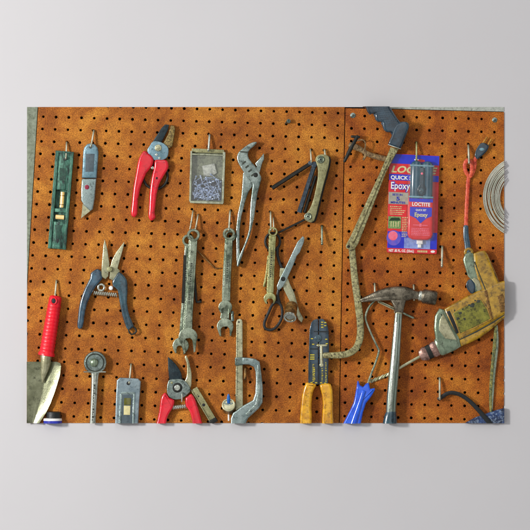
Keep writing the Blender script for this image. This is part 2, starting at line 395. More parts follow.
pegboard('pegboard', HL, (-2, 26), (-3, 27), [((38.3, 107), (27.2, 290), -1), ((344.6, 107), (338.8, 423), 1)], M['peg1'], 'wide brown perforated hardboard sheet on the left of the seam')
pegboard('pegboard', HR, (-3, 15), (-3, 27), [((345.5, 107), (339.6, 423), -1), ((345, 108.2), (504, 112.2), 1)], M['peg2'], 'narrower brown perforated hardboard sheet on the right of the seam')
o = obj('trim_board', plate([(26, 106), (37.7, 106), (26.6, 290), (24, 290)], -4, -.5, .1, 1), M['strip']); tag(o, 'narrow grey green painted board along the top left edge of the pegboard', 'board')
o = obj('trim_board', plate([(388, 106), (505, 106), (505, 111.6), (388, 108.7)], -4, -.4, .1, 1), M['strip2']); tag(o, 'pale grey trim strip above the right pegboard sheet', 'board')

# ------------------------------------------------------------------ screws and hooks
def screw(x, y, r, label):
    g = join(disc(x, y, r, -1, .7, .4), disc(x, y, r*.6, .5, 1.5, .5))
    o = obj('screw', g, M['plier'], at=(x, y, 0)); tag(o, label, 'screw')
    s = obj('slot', plate(rect(x-r*.45, y-.25, x+r*.45, y+.25), 1.4, 1.58, .05, 1), M['etch'], o)
screw(352.9, 115.4, 2.7, 'round grey screw in the top left corner of the right pegboard sheet')
screw(494.7, 120.0, 2.6, 'round grey screw with washer in the top right corner near the wire coil')
o = obj('peg_stub', join(lathe((286, 123, -1), (288.6, 121.3, 6), [(0, 1.2), (6, 1.5), (6.4, 2.1), (8, 2.1), (8.4, 1.5)])), M['plier'], at=(286, 123, 0)); tag(o, 'short grey peg stub alone in the pegboard above the folding hex key set', 'peg')
def hook(x, y0, xe, ye, r, label, dd=8, m='hook', pts=None):
    p = pts or [(x, y0, -2), (x, y0, 1.5), (x+(xe-x)*.12, y0+(ye-y0)*.12, 3.2), (x+(xe-x)*.6, y0+(ye-y0)*.6, 3+(dd-3)*.6), (xe, ye-.8, dd), (xe, ye, dd+1.3), (xe, ye-1.0, dd+2.2)]
    o = obj('peg_hook', wire(p, r, 8, 4), M[m], at=(x, y0, 0)); tag(o, label, 'hook', 'wire hooks in the pegboard'); return o
hook(66.8, 142.5, 66.4, 159, .95, 'steel peg hook holding up the green level')
hook(94.0, 130.5, 91.4, 147, 1.0, 'steel peg hook holding up the blue grey utility knife')
hook(160.5, 168.5, 157, 179, .9, 'steel peg hook between the handles of the upper red cutters', m='dark')
hook(209.6, 135, 208.6, 151, 1.2, 'thick steel peg hook holding up the clear box of nails', m='steel')
hook(193.1, 210.8, 190.2, 229.5, .85, 'left prong hook holding the leftmost pair of wrenches')
hook(198.2, 214.4, 195.6, 229.8, .85, 'right prong hook holding the leftmost pair of wrenches')
hook(230.2, 211, 229, 230.4, 1.1, 'steel peg hook holding the middle pair of wrenches')
hook(270.6, 212, 270.8, 230.5, 1.0, 'long steel peg hook holding the yellowed wrench and scissors')
hook(273.3, 217.6, 273.8, 230.5, .8, 'shorter peg hook just right of the one with yellowed wrench')
hook(310.5, 149.5, 311.2, 163, .9, 'bright peg hook at the top of the folding hex key set')
hook(324.6, 149.8, 325.4, 158, 1.1, 'short peg hook behind the top screw of the folding hex key set', 5)
hook(321.9, 226, 321.9, 244.5, 1.15, 'empty steel peg hook left of the seam below the folding hex key set', m='wrench')
hook(416.4, 142, 416.2, 160.5, 1.0, 'brassy peg hook holding up the red and blue glue pack', m='wrench2')
hook(468.3, 145.5, 468.5, 163.5, 1.15, 'steel peg hook with the orange cord looped on it', 9)
hook(56.6, 280.5, 55.2, 299, 1.0, 'steel peg hook holding up the red handled trowel')
hook(131.2, 364, 129.6, 383, .95, 'steel peg hook holding up the grey gauge plate')
hook(374.6, 283.5, 374.8, 300, 1.0, 'steel peg hook under the claw of the hammer')
hook(413.6, 285, 413.8, 300, 1.0, 'steel peg hook under the hammer neck near its striking face')
hook(442.2, 246.5, 441.4, 266.5, 1.2, 'empty steel peg hook between the glue pack and the drill', 9)
hook(439.6, 378, 439.4, 398.6, 1.1, 'steel peg hook with the black rubber strap hanging on it', 8)
hook(245.5, 368, 245, 379, 1.3, 'brown peg hook inside the frame of the bar clamp', 6, 'brown')

# ------------------------------------------------------------------ level
t = thing('spirit_level', 'green metal torpedo level with two amber vials hanging at the top left', 'level', 60, 249)
F = frame(65.3, 151.4, 57.5, 249.0)
def fr(F, u0, v0, u1, v1): return [F(u0, v0), F(u1, v0), F(u1, v1), F(u0, v1)]
obj('body', join(plate(fr(F, -9.3, 0, -5.9, 98), 1, 8, .5), plate(fr(F, 5.7, 0, 8.9, 98), 1, 8, .5), plate(fr(F, -6, .3, 5.8, 38.8), 1, 6.6, .3), plate(fr(F, -6, 57.6, 5.8, 61.2), 1, 6.6, .3),
    plate(fr(F, -6, 70.8, 5.8, 97.7), 1, 6.6, .3), plate(fr(F, -5.8, 38, 5.8, 72), .8, 1.6, .1), plate(fr(F, -4.2, 30, 3.4, 38.4), 6.5, 7.3, .3), plate(fr(F, -4.4, 93.6, 4, 96.6), 6.5, 7.4, .3), plate(fr(F, -6, 0, 6, 2), 6.5, 7.6, .4)), M['green'], t)
obj('label_panel', plate([F(-4, 17), F(2.5, 17), F(3.2, 29), F(-3.2, 29)], 6.4, 6.75, .1, 1), M['greenD'], t)
obj('rib', plate([F(-4.2, 74), F(3.2, 74), F(1.4, 88), F(-2.0, 88)], 6.4, 7.0, .3, 2), M['greenD'], t)
obj('vial', lathe((*F(1, 40.5), 4.6), (*F(1, 57), 4.6), [(0, 1.2), (.3, 2.2), (15.6, 2.2), (16, 1.2)]), M['vial'], t)
obj('vial', lathe((*F(-4.4, 66), 4.4), (*F(4.8, 66), 4.4), [(0, 1.5), (.3, 2.3), (8.6, 2.3), (9, 1.5)]), M['vial'], t)
for v_ in (44, 53): obj('vial_band', lathe((*F(1, v_), 4.6), (*F(1, v_+1), 4.6), [(0, 2.2), (.1, 2.35), (.7, 2.35), (.8, 2.2)]), M['brown'], t)
obj('hanging_hole', disc(*F(1.2, 7.6), 1.7, 6.3, 6.75, .1), M['black'], t)
obj('hanging_hole', plate([F(-1.2, 87.8), F(1.2, 87.8), F(1.4, 90), F(0, 92.6), F(-1.4, 90)], 6.3, 6.75, .1, 1), M['black'], t)
# ------------------------------------------------------------------ utility knife
t = thing('utility_knife', 'blue grey utility knife with its blade out beside the level', 'knife', 88, 218)
obj('handle', plate([(91, 143.3), (95.3, 144.6), (98, 148.2), (98.8, 153), (98, 165), (96.9, 178.3), (82.1, 178.3), (82.9, 164), (83.4, 152), (84.4, 147.8), (87.3, 144.4)], 1.5, 7.5, 1.6, 4), M['knife'], t)
obj('nose_cover', plate([(82.1, 178.9), (96.8, 178.9), (95.2, 198), (93.2, 209.5), (90.5, 211.2), (84.2, 205.3), (81.4, 200.6), (81.3, 190)], 1.5, 7.9, 1.4, 4), M['knifeL'], t)
obj('recess', plate([(86, 154), (95, 154), (94, 172), (85.6, 172)], 7.3, 7.65, .2, 2), M['gaugeD'], t)
obj('blade', plate([(82.8, 204), (91.4, 210.6), (81.2, 218.6), (82.2, 211)], 4, 5, .3, 1), M['bladeC'], t)
obj('screw', disc(87.3, 187.3, 2.3, 7.5, 8.5, .5), M['magenta'], t)
obj('hanging_hole', disc(90.9, 147.2, 1.4, 7.2, 7.62, .1), M['black'], t)
# ------------------------------------------------------------------ upper red cutters
t = thing('cutters', 'red handled cutters with a dark blade hanging at the top beside the nail box', 'pliers', 152, 220)
obj('wire_loop', ring(155.5, 176.5, 12.2, 1.3, 2.6, n=30, ry=12.5), M['dark'], t)
obj('blade', plate([(165.3, 124.6), (169.2, 125), (168.4, 129.5), (163.8, 139), (160.6, 144.2), (152.6, 142.4), (157, 135.5), (161.6, 128.2)], 5, 7.4, .7), M['blade'], t)
obj('blade', plate([(171.2, 125.4), (174.3, 126.2), (175.3, 129), (174.6, 135), (172.4, 146.7), (168, 149), (163.4, 143.6), (168, 135)], 3.6, 6.4, .8), M['tan'], t)
obj('pivot_plate', plate([(153.4, 141.6), (160, 142), (165, 144.5), (168.6, 149), (167.6, 157), (162, 160.5), (154, 160), (147.6, 151.5), (150, 146)], 4.8, 7.8, .6, sm=3), M['knife'], t)
obj('bolt', join(disc(158.4, 148.2, 3.5, 7.6, 9, .7), disc(158.4, 148.2, 1.6, 8.8, 9.8, .5)), M['bladeC'], t)
obj('bolt', disc(156.7, 155, 1.4, 7.6, 8.6, .4), M['steel'], t); obj('bolt', disc(159.8, 158.4, 1.2, 7.6, 8.6, .4), M['steel'], t)
obj('spring_pin', disc(152.8, 168, 1.7, 3, 7.6, .7), M['steel'], t)
obj('handle', plate([(144.6, 151), (149.5, 154.2), (153.8, 158.8), (152.4, 166), (147, 173), (144.6, 178), (141, 187), (138.8, 197), (137.8, 207), (137.4, 214.3), (134.3, 217.4), (131.2, 214.3), (132, 204), (133.6, 188), (136.2, 173), (138.6, 160.6), (141, 155)], 3, 9.5, 2.3, 5, sm=3), M['red'], t)
obj('handle', plate([(155.2, 160.6), (161, 160), (166.6, 160.4), (168.6, 164), (168.2, 169), (163.6, 177), (159.4, 185), (157.2, 194), (155.8, 205), (155, 212.6), (155.9, 217.6), (152.1, 220.8), (148.8, 217.6), (149.2, 206), (150, 191), (152, 177), (154.2, 168)], 3, 9.8, 2.3, 5, sm=3), M['red'], t)
# ------------------------------------------------------------------ nail box
t = thing('nail_box', 'clear hang box half full of blued nails at the top of the pegboard', 'box', 207, 204)
cs = [(191, 149.6), (193, 148.4), (224, 149.8), (226, 151.8), (225.2, 180), (224, 202.6), (221.6, 204.4), (191.4, 203.4), (189.2, 201.4), (190, 175)]
obj('insert_card', plate(inset(cs, .8), 1, 1.8, .2, 1), M['casebk'], t)
obj('case_rim', join(plate([(190.6, 151), (192.4, 151.4), (191.2, 202), (189.3, 201.4)], 1.5, 8.6, .4), plate([(223, 152), (225.6, 152.4), (223.8, 203), (221.8, 202.6)], 1.5, 8.6, .4),
    plate([(189.4, 200.8), (224, 202), (223, 204.3), (190.6, 203.2)], 1.5, 8.6, .4), plate([(191.6, 153.6), (224.4, 155), (224.4, 156.2), (191.6, 155)], 1.5, 8.6, .4)), M['rim'], t)
obj('hang_tab', plate([(192, 148.4), (224, 149.8), (224.6, 153.6), (191.4, 152.6)], 1.8, 4.6, .6), M['plate'], t)
obj('paper_slip', plate([(202, 166), (214.5, 163.4), (217, 173), (212, 176.6), (204, 176)], 2, 4.6, .8, 2), M['paper'], t)
obj('cover', plate([(192.2, 155.4), (222.8, 156.4), (221.8, 201.6), (191.2, 200.6)], 8.0, 8.5, .3, 1), M['clearp'], t)
rn = random.Random(5); gs = []
for k in range(95):
    cx = rn.uniform(194.5, 219); cy = 200.5-abs(rn.gauss(0, 9.5)); cy = max(178, cy); a = rn.uniform(0, math.pi); l = rn.uniform(3.5, 6.5)*(.6 if cy > 197 else 1); d = rn.uniform(2.5, 7)
    x0, y0, x1, y1 = cx-math.cos(a)*l, cy-math.sin(a)*l, cx+math.cos(a)*l, cy+math.sin(a)*l
    if min(x0, x1) < 192.6 or max(x0, x1) > 221 or max(y0, y1) > 200.5: continue
    gs.append(sweep([(x0, y0, d, .42, .42), (x1, y1, min(7.4, max(2.2, d+rn.uniform(-1.5, 1.5))), .42, .42)], 6)); gs.append(sweep([(x0, y0, d, 1.0, 1.0), (x0+(x1-x0)*.05, y0+(y1-y0)*.05, d, .9, .9)], 6))
nl = obj('nails', join(*gs), M['nail']); tag(nl, 'tangled heap of blued nails inside the clear hang box', 'nails', None, 'stuff')
obj('dark_liner', plate([(192.6, 179), (222, 180), (221.4, 200.8), (191.9, 200)], 1.7, 2.0, .1, 1), mat('navy liner', (26, 36, 66), (14, 18, 32), amt=.3, rough=.7), t)
# ------------------------------------------------------------------ groove joint pliers
t = thing('groove_pliers', 'large grey groove joint pliers with open jaws between nail box and hex keys', 'pliers', 238, 266)
obj('lower_jaw', plate([(264, 153), (264.3, 159.4), (262.4, 163), (260, 172), (256.5, 182), (252, 187), (248.6, 192), (245.4, 201), (241.6, 216), (239.7, 230), (239.6, 245), (239.8, 258), (238.9, 265.6), (236.9, 265.8), (236.4, 258), (236.3, 245), (236.0, 230), (237.6, 214.7), (241.2, 198), (242.3, 185), (243, 173), (248, 170), (254, 170), (256.5, 167), (255, 163.4), (260, 158.2)], 2, 6.5, 1.0, 4), M['plier'], t)
A = [(255.5, 142), (257.1, 143.2), (253, 147.4), (248.4, 152), (249, 158.9), (255, 166.2), (261.2, 176.6), (260.8, 182), (257.6, 194), (255.4, 208.7), (253.6, 221), (249.9, 236), (244.9, 248), (241.4, 259.2), (238.8, 266.4), (236.6, 265.4), (238.4, 258), (241.2, 251.6), (245.2, 242), (248.9, 229.8), (249.7, 217.7), (250.5, 202.6), (252.2, 189), (252.6, 184.6), (250, 181), (244.2, 173.2), (238.2, 163.2), (236.9, 157.4), (238.4, 152.8), (241.6, 149.6), (247.4, 145.2), (252.4, 142.6)]
obj('upper_jaw', plate(A, 4.5, 10, 1.2, 4, sm=2), M['plier'], t)
obj('groove', join(*[plate(fr(frame(243.5+k*2.9, 161.8+k*4.1, 246.5+k*2.9, 165.8+k*4.1), -2.1, .3, 2.1, 2.2), 9.7, 10.15, .2, 1) for k in range(4)]), M['etch'], t)
obj('rivet', disc(255.6, 175.2, 2.3, 9.6, 11, .7), M['dark'], t)
obj('jaw_edge', plate([(239.6, 151.4), (247.6, 151.8), (248.6, 153.4), (240.5, 152.6)], 9.8, 10.4, .2, 1), M['etch'], t)
# ------------------------------------------------------------------ folding hex keys
t = thing('hex_key_set', 'folding hex key set with olive grey body and opened dark keys', 'hex keys', 309, 222)
obj('key', sweep([(309.6, 164.2, 8, 2.1, 2.1), (272, 188.4, 8, 2.1, 2.1)], 6, 2, cap=False), M['dark'], t)
obj('key', sweep([(315.5, 162, 6.5, 2.3, 2.2), (299.2, 212.6, 6.5, 2.5, 2.2)], 6, 2, cap=False), M['hexA'], t)
obj('key', sweep([(315.5, 176, 4, 1.7, 1.6), (304.4, 212.6, 4, 1.6, 1.6)], 6, 2, cap=False), M['dark'], t)
obj('key', sweep([(307, 218.6, 5, 1.15, 1.1), (278.2, 232.8, 5, 1.1, 1.1)], 6, 2, cap=False), M['dark'], t)
obj('knuckle', join(disc(310.3, 163.4, 2.4, 6, 10.4, .8), disc(314, 165, 3, 5, 9.6, 1)), M['hexA'], t)
pl = [(315.2, 160), (317.4, 155.8), (323, 154.6), (328.8, 157), (328.4, 166.4), (323.4, 185), (318.4, 205), (314, 221), (308.2, 221.9), (304, 218.6), (305.8, 214), (309.6, 209), (313.7, 198), (317.6, 178.3), (317.4, 167)]
obj('body', plate(pl, 7, 11.4, .7, 3, sm=2), M['plate'], t)
obj('back_plate', plate([(x+1.6, y+.5) for x, y in pl], 1.6, 5.6, .5, 2, sm=2), M['dark'], t)
for x, y in ((320.6, 159.9), (307.8, 216.7)): b = obj('pivot_screw', join(ring(x, y, 3.0, .9, 11.6, n=20), disc(x, y, 2.3, 11, 12.2, .6)), M['wrench'], t); obj('socket', disc(x, y, 1.0, 12, 12.35, .1, 6), M['black'], b)
# ------------------------------------------------------------------ wrenches
def wrench(label, ringc, rr, pts, oc, R, ang, gap, depth, reach, m, d0, cat='wrench', h=2.4, hollow=.56):
    t = thing('wrench', label, cat, oc[0], oc[1]+R, 'combination wrenches')
    x, y = ringc; w = rr*(1-hollow)/2
    ho = obj('box_end', ring(x, y, rr-w, w, d0+h, h*1.1, 28, 3.2), m, t)
    obj('shaft', sweep([(a, b, d0+h, c, h*.8) for a, b, c in pts], 14, 3.4, 3), m, t)
    obj('open_end', openend(*oc, R, ang, gap, depth, reach, d0+.2, d0+2*h+.3), m, t)
    x0, y0, c0 = pts[0]; x1, y1, c1 = pts[-1]; fF = frame(x0, y0, x1, y1); L = math.hypot(x1-x0, y1-y0); g = []; v = L*.25; q = random.Random(int(x*7))
    while v < L*.72:
        k = q.uniform(.8, 1.7); g.append(plate(fr(fF, -c0*.22, v, c0*.22*q.choice((1, .4)), v+k), d0+h*1.78, d0+h*1.86, .05, 1)); v += k+q.uniform(.5, 1.1)
    g.append(plate(fr(fF, -c0*.5, L*.2, -c0*.42, L*.78), d0+h*1.74, d0+h*1.82, .04, 1)); g.append(plate(fr(fF, c0*.42, L*.2, c0*.5, L*.78), d0+h*1.74, d0+h*1.82, .04, 1))
    obj('stamping', join(*g), M['etch'], t)
    for sg in (-1, 1): obj('edge_bead', sweep([(a+sg*c*.78, b, d0+h*1.62, c*.14, h*.16) for a, b, c in pts], 6, 2, 3), m, t)
    return t
wrench('green grey wrench tucked behind the leftmost wrench, its jaw lowest', (188.4, 240.4), 6.2, [(187.8, 245, 3.2), (185.4, 290, 3.0), (182.6, 338, 3.6)], (180.8, 345.5), 8.2, 96, 7, 8, 8.6, M['wrench'], 1.2, h=1.9)
wrench('big green grey combination wrench, leftmost of the hanging wrenches', (193.6, 235.2), 6.6, [(193.2, 241, 4.4), (191.4, 278, 3.9), (188.6, 315, 4.4), (187.8, 329, 4.8)], (188.2, 337), 9.6, 84, 8, 8.4, 16, M['wrench'], 5.4, h=2.4)
obj_ = thing('thin_rod', 'straight black rod with pale tip left of the leftmost wrench', 'rod', 183, 320)
obj('rod', sweep([(185.2, 256, 4, 1.6, 1.5), (183.2, 302, 4, 1.7, 1.5)], 6, 2), M['dark'], obj_); obj('tip', sweep([(185.6, 250.5, 4, .9, .9), (185.2, 256, 4, 1.3, 1.2)], 8, 2), M['steel'], obj_)
o = obj('thin_rod', sweep([(193.6, 262, 3.2, 1.3, 1.3), (196.2, 298.5, 3.2, 1.3, 1.3), (196.8, 302, 3.2, 1.3, 1.3), (200.6, 301.6, 3.4, 1.3, 1.3)], 6, 2), M['dark'], at=(196, 302, 0)); tag(o, 'black L shaped hex key just right of the leftmost wrench', 'hex key')
o = obj('thin_rod', sweep([(196.4, 249.5, 4.5, .8, .8), (214.2, 267.5, 1.4, .75, .75), (216, 268.6, 1.4, .7, .7), (221, 268.2, 1.4, .6, .6)], 6, 2), M['brown'], at=(214, 267, 0)); tag(o, 'thin brown wire modelling a slanting shadow between the two left wrench pairs', 'wire')  # thin brown wire built in place of a slanting shadow
wrench('green grey wrench behind the middle wrench, its open jaw lowest', (230.4, 236), 5.8, [(229.6, 242, 3.4), (227, 290, 3.6), (224.8, 318, 4.6)], (225.2, 326.4), 8.4, 88, 8.4, 8.2, 10.2, M['wrench'], 1.2, h=2.0)
t2 = wrench('green grey combination wrench in the middle, shorter one in front', (229, 234), 6.3, [(228.8, 240, 3.9), (227.2, 270, 4.1), (226.2, 300, 4.3)], (225.4, 307), 6.9, 92, 7.2, 6.2, 6.4, M['wrench'], 5.6, h=2.3)
o = obj('clip', sweep([(232.4, 312, 5, 1.5, 1.3), (232.6, 320, 5, 1.7, 1.4)], 10), M['plier'], at=(232, 316, 0)); tag(o, 'small grey metal clip beside the jaw of the middle wrenches', 'clip')
o = obj('rod', sweep([(268.2, 256, 3, .9, .9), (266.6, 272, 3, .9, .9), (264.2, 286, 3, 1.4, 1.2)], 8, 2, 3), M['wrench2'], at=(264, 286, 0)); tag(o, 'thin yellowed rod behind the left side of the yellowed wrench', 'rod')
wrench('slim yellowed combination wrench hanging with the scissors', (272.9, 231.8), 4.9, [(272.4, 236.6, 3.6), (271.4, 265, 3.3), (270, 292, 3.6)], (269.8, 298.6), 6.2, 86, 6.2, 6.2, 5.6, M['wrench2'], 6.2, h=2.1)
# ------------------------------------------------------------------ scissors and pipe
t = thing('scissors', 'open scissors with black loop handles and grey blades beside the yellowed wrench', 'scissors', 271, 330)
obj('handle', join(ring(272.6, 241.5, 7.4, 1.25, 3, n=26, ry=8.6), wire([(277.6, 247.5, 3), (277.4, 254, 3), (279, 261, 3), (282, 268, 3)], 1.5)), M['black'], t)
obj('handle', join(wire([(277.2, 302, 5), (272.6, 304.3, 5), (268.1, 313.5, 5), (264.4, 322.6, 5), (265.3, 328.1, 5), (270.4, 329.9, 5), (276, 327.2, 5), (280.6, 320.6, 5), (282.3, 312.6, 5), (281, 305.5, 5)], 1.45, closed=True), sweep([(278.8, 289, 5, 1.6, 1.4), (277.6, 295, 5, 1.6, 1.4), (278.6, 302.4, 5, 2.4, 1.5)], 10, 2, 3)), M['black'], t)
obj('blade', plate([(280, 268), (284.5, 268), (290, 284), (294.2, 292.5), (296.4, 300), (299.2, 310.6), (303.4, 318.6), (301.6, 322.6), (298.4, 319.6), (292, 306), (284, 290), (279.4, 276)], 2.6, 4.6, .6, 2), M['bladeC'], t)
obj('blade', plate([(302.8, 236), (304.6, 238), (303.6, 243), (299.8, 252.5), (296.6, 256), (295.8, 259), (293.4, 265), (286, 281.5), (283, 286.5), (279.7, 290), (277.2, 289.6), (276.8, 286), (278.6, 281), (288.1, 261.7), (292.6, 252), (297.3, 242)], 5, 7.6, .7, 3), M['knifeL'], t)
obj('pivot_screw', disc(283, 278.9, 2.3, 7.4, 8.6, .5), M['dark'], t)
t = thing('pipe_fitting', 'brown threaded pipe piece slipped over the lower scissor blade', 'pipe', 290, 323)
p0, p1 = (292, 304.5, 4), (289.9, 316.2, 16)
obj('sleeve', lathe(p0, p1, [(0, 3.8), (.6, 5.4), (1.6, 5.9), (3, 5.6), (4, 6), (5, 5.7), (6, 6.1), (8, 5.8), (9.5, 6.2), (11.5, 6.2), (15, 6.1), (17.5, 6.3), (18.4, 6.2), (18.4, 4.6), (14, 4.4), (14, .2)], 24), M['brown'], t)
obj('steel_lip', lathe(p0, p1, [(17.2, 6.45), (18.9, 6.4), (19.1, 5.6), (18.9, 4.7), (16, 4.6)], 24), M['steel'], t)
# ------------------------------------------------------------------ hacksaw frame
t = thing('hacksaw_frame', 'bent hacksaw frame in flaking olive paint with a navy pistol grip and no blade', 'hacksaw', 350, 366)
gp = [(346, 96), (382, 96), (388, 105), (394, 114.5), (400, 123), (404, 126), (399, 137), (390, 133), (386.6, 132.8), (383.4, 130.4), (382.0, 126.4), (381.4, 122.6), (377.6, 122.4), (374.6, 119.4), (374.4, 114.6), (370, 114.6), (366.8, 112.2), (365.2, 108), (360, 106)]
obj('grip', plate(gp, 5, 15.5, 2.4, 4, sm=2), M['navy'], t)
g = []
for i in range(16):
    for j in range(9):
        u = 366+i*1.9+j*1.15; w = 104+j*2.4+i*.9-3
        x = 369+i*1.75+j*1.1; y = 108.3+j*2.05-i*.15
        if x < 371+ j*1.6 or x > 388+ j*1.25 or y < 107.4 or y > 125.5 or x > 396: continue
        g.append(disc(x, y, .52, 15.3, 16.0, .25, 6, 2))
obj('grip_studs', join(*g), M['tealB'], t)
obj('finger_ridge_highlight', join(*[sweep([(x, y, 11, 1.5, 2.6), (x+2.4, y+4.2, 11, 1.6, 2.6)], 10) for x, y in ((367.4, 109.4), (374.6, 115.2), (382.2, 123.6), (389.6, 129.6))]), M['tealB'], t)  # scallop ridges, their lighter blue painting in the grip's highlights
obj('ferrule', plate([(399, 122.8), (406, 122.6), (408.6, 125.5), (407.6, 131), (404.2, 140), (400.2, 148.6), (394, 147.2), (387.6, 144.8), (390.6, 137.6), (394, 128)], 5.5, 17, 2.2, 4, sm=2), M['navy'], t)
obj('ferrule_edge', sweep([(388, 145.2, 11, .6, 5.4), (400, 149.3, 11, .6, 5.4)], 10, 3), M['steel'], t)
obj('upper_bar', join(plate([(390.4, 147.4), (398.4, 149.4), (392, 161), (386, 172), (369.8, 214), (358.2, 243.6), (355, 248.6), (350, 250), (346, 248.4), (345.6, 245.4), (351, 235), (361, 213), (380, 172)], 7, 11, 1, 3),
    sweep([(389.5, 158, 11.2, 1.1, 1.2), (383, 172, 11.2, 1.1, 1.2), (365, 214, 11.2, 1.1, 1.2), (352.5, 243, 11.2, 1.1, 1.2)], 8)), M['saw'], t)
obj('rivet', disc(348.2, 246.6, 1.5, 10.8, 11.6, .4), M['dark'], t)
obj('lower_bar', sweep([(351.6, 246, 4.5, 3.3, 2.6), (353, 262, 4.5, 3.4, 2.8), (355, 282, 4.8, 3.6, 3), (358.2, 305, 5.5, 3.7, 3.2), (360.2, 325, 7, 3.6, 3.3), (359.6, 338, 9, 3.6, 3.3), (355.6, 348, 11, 3.5, 3.2), (348, 353.2, 13, 3.4, 3.1), (338, 354.8, 14, 3.3, 3.1), (325, 355, 14.5, 2.7, 2.8)], 16, 4.5, 5), M['saw'], t)
b = obj('blade_holder', join(sweep([(321.2, 346, 16, 1.3, 1.3), (321.4, 363.4, 16, 1.5, 1.5)], 10), sweep([(317.4, 345.2, 16, 1.1, 1.1), (326, 345.0, 16, 1.1, 1.1)], 10), sweep([(322, 355, 14.5, 2.6, 2.2), (326.5, 355, 14.5, 3, 2.4)], 10), disc(321.3, 364.6, 2.1, 14.8, 17.4, .8)), M['bladeC'], t)
b = obj('blade_holder', join(sweep([(357, 137, 9, 1.7, 1.6), (350, 150, 9.5, 2.1, 2), (344.4, 161.4, 10, 1.5, 1.5)], 10), sweep([(351.8, 136.8, 9, 1.3, 1.3), (358.6, 137.4, 9, 1.5, 1.3)], 10)), M['dark'], t)
b2 = obj('arm', join(sweep([(350.6, 145.6, 8, 3.2, 2.4), (356, 147.6, 8, 3.2, 2.6), (362, 150.6, 8, 2.6, 2.3), (367, 154, 8, 2.6, 2.3), (376, 157, 8, 2.8, 2.3), (386, 159.4, 8, 2.8, 2.3)], 12, 2.4, 3),
    wire([(357.4, 141, 9), (362.6, 140.2, 9.5), (365.2, 144, 9.5), (364.6, 149.5, 9)], .75), sweep([(366, 154, 9, 1.8, 1.6), (363.4, 159.6, 9, 1.1, 1.1)], 8), disc(356.4, 147.4, 1.9, 9, 11.4, .5)), M['sawR'], t)
# ------------------------------------------------------------------ glue pack
t = thing('glue_pack', 'red and blue blister pack of epoxy glue with twin syringe', 'glue pack', 412, 254)
def C(u, v): return (389.3+u*1.002-.027*v, 153.5+.05*u-.0003*u*v*.5+v*.995)
def cp(u0, v0, u1, v1): return [C(u0, v0), C(u1, v0), C(u1, v1), C(u0, v1)]
def cplate(name, u0, v0, u1, v1, d, m, poly=None, h=.22): return obj(name, plate([C(*p) for p in poly] if poly else cp(u0, v0, u1, v1), d, d+h, .05, 1), M[m], t)
card = obj('card', plate([C(*p) for p in ((1.5, 0), (48.5, 0), (50, 1.5), (50, 98), (48.5, 99.5), (1.5, 99.5), (0, 98), (0, 1.5))], 2.6, 3.6, .2, 1), M['cred'], t)
cplate('print_panel', .3, .3, 49.7, 9.8, 3.55, 'cblue'); cplate('print_panel', .3, 20.4, 49.7, 26.6, 3.55, 'cblue')
cplate('print_panel', .3, 38.6, 20, 50.6, 3.55, 'cgrey'); cplate('print_panel', .4, 78, 49.7, 95, 3.55, 'cblue')
cplate('print_panel', 36, 27, 49.7, 60, 3.55, 'cred')
pic = cplate('picture', .6, 63, 13.4, 75.2, 3.55, 'cgreen'); cplate('print_panel', 1.4, 64, 12.6, 67.8, 3.8, 'cgreenD', [(1.2, 67.6), (3.6, 64.4), (11.6, 64), (12.8, 67)])
for k in (3.2, 5.6, 8.0, 10.4): cplate('print_panel', k, 68, k+.8, 73.5, 3.8, 'cream')
obj('print_panel', disc(*C(6.6, 84.6), 7.2, 3.78, 3.95, .05, 24, 1, ry=7.6), M['cviolet'], t)
obj('print_panel', disc(*C(5.8, 82.4), 4.7, 3.95, 4.1, .05, 20, 1), M['cpink'], t)
cplate('tray', 17, 84, 43, 94.6, 3.8, 'clear')
obj('hang_slot', join(disc(*C(31, 6.0), 4.6, 3.5, 3.95, .1, 20, 1, ry=1.5)), M['cred'], t)
obj('hang_slot', join(disc(*C(27, 5.0), 2.2, 3.9, 4.2, .1, 14, 1, ry=.9)), M['white'], t)
def text(s, pos, d, m, width=None, size=5, off=0.0, shear=0, rot=0, name='lettering', parent=None, ext=.08, fn=None):
    cu = bpy.data.curves.new('t', 'FONT'); cu.body = s; cu.size = 1; cu.offset = off; cu.shear = shear; cu.extrude = 0; cu.resolution_u = 3; cu.align_x = 'LEFT'
    ob = bpy.data.objects.new('t', cu); COL.objects.link(ob); bpy.context.view_layer.update()
    me = bpy.data.meshes.new_from_object(ob.evaluated_get(bpy.context.evaluated_depsgraph_get()))
    bpy.data.objects.remove(ob); vs = [v.co.copy() for v in me.vertices]; fs = [tuple(p.vertices) for p in me.polygons]; bpy.data.meshes.remove(me)
    x0 = min(v.x for v in vs); x1 = max(v.x for v in vs); sx = (width/(x1-x0)) if width else size
    out = [fn(pos[0]+(v.x-x0)*sx, pos[1]-v.y*size/.72) + (d,) for v in vs]
    n = len(out); o2 = out+[(x, y, dd-ext) for x, y, dd in out]; f2 = fs+[tuple(i+n for i in f)[::-1] for f in fs]
    return obj(name, (o2, fs), M[m], parent or t, flat=True)
def card_text(s, u, v, w, h, m, d=4.0, off=.0, shear=0): return text(s, (u, v), d, m, w, h, off, shear, fn=C)
card_text('LOCTITE', 2.2, 18.6, 46, 6.6, 'cream', off=.035, shear=.25)
card_text('QUICK SET', 2.0, 25.6, 27, 3.8, 'white', off=.03)
card_text('Epoxy', 2.4, 35.2, 19, 7.0, 'cblue', 3.9, off=.075); card_text('Epoxy', 2.4, 35.2, 19, 7.0, 'white', 4.05, off=.015)
card_text('SETS IN', 4, 42.0, 10, 2.0, 'labelblue', off=.03); card_text('5', 8, 46.8, 3.6, 3.8, 'labelblue', off=.04); card_text('MINUTES', 2.6, 50, 14.5, 2.2, 'labelblue', off=.03)
g = []; q = random.Random(3)
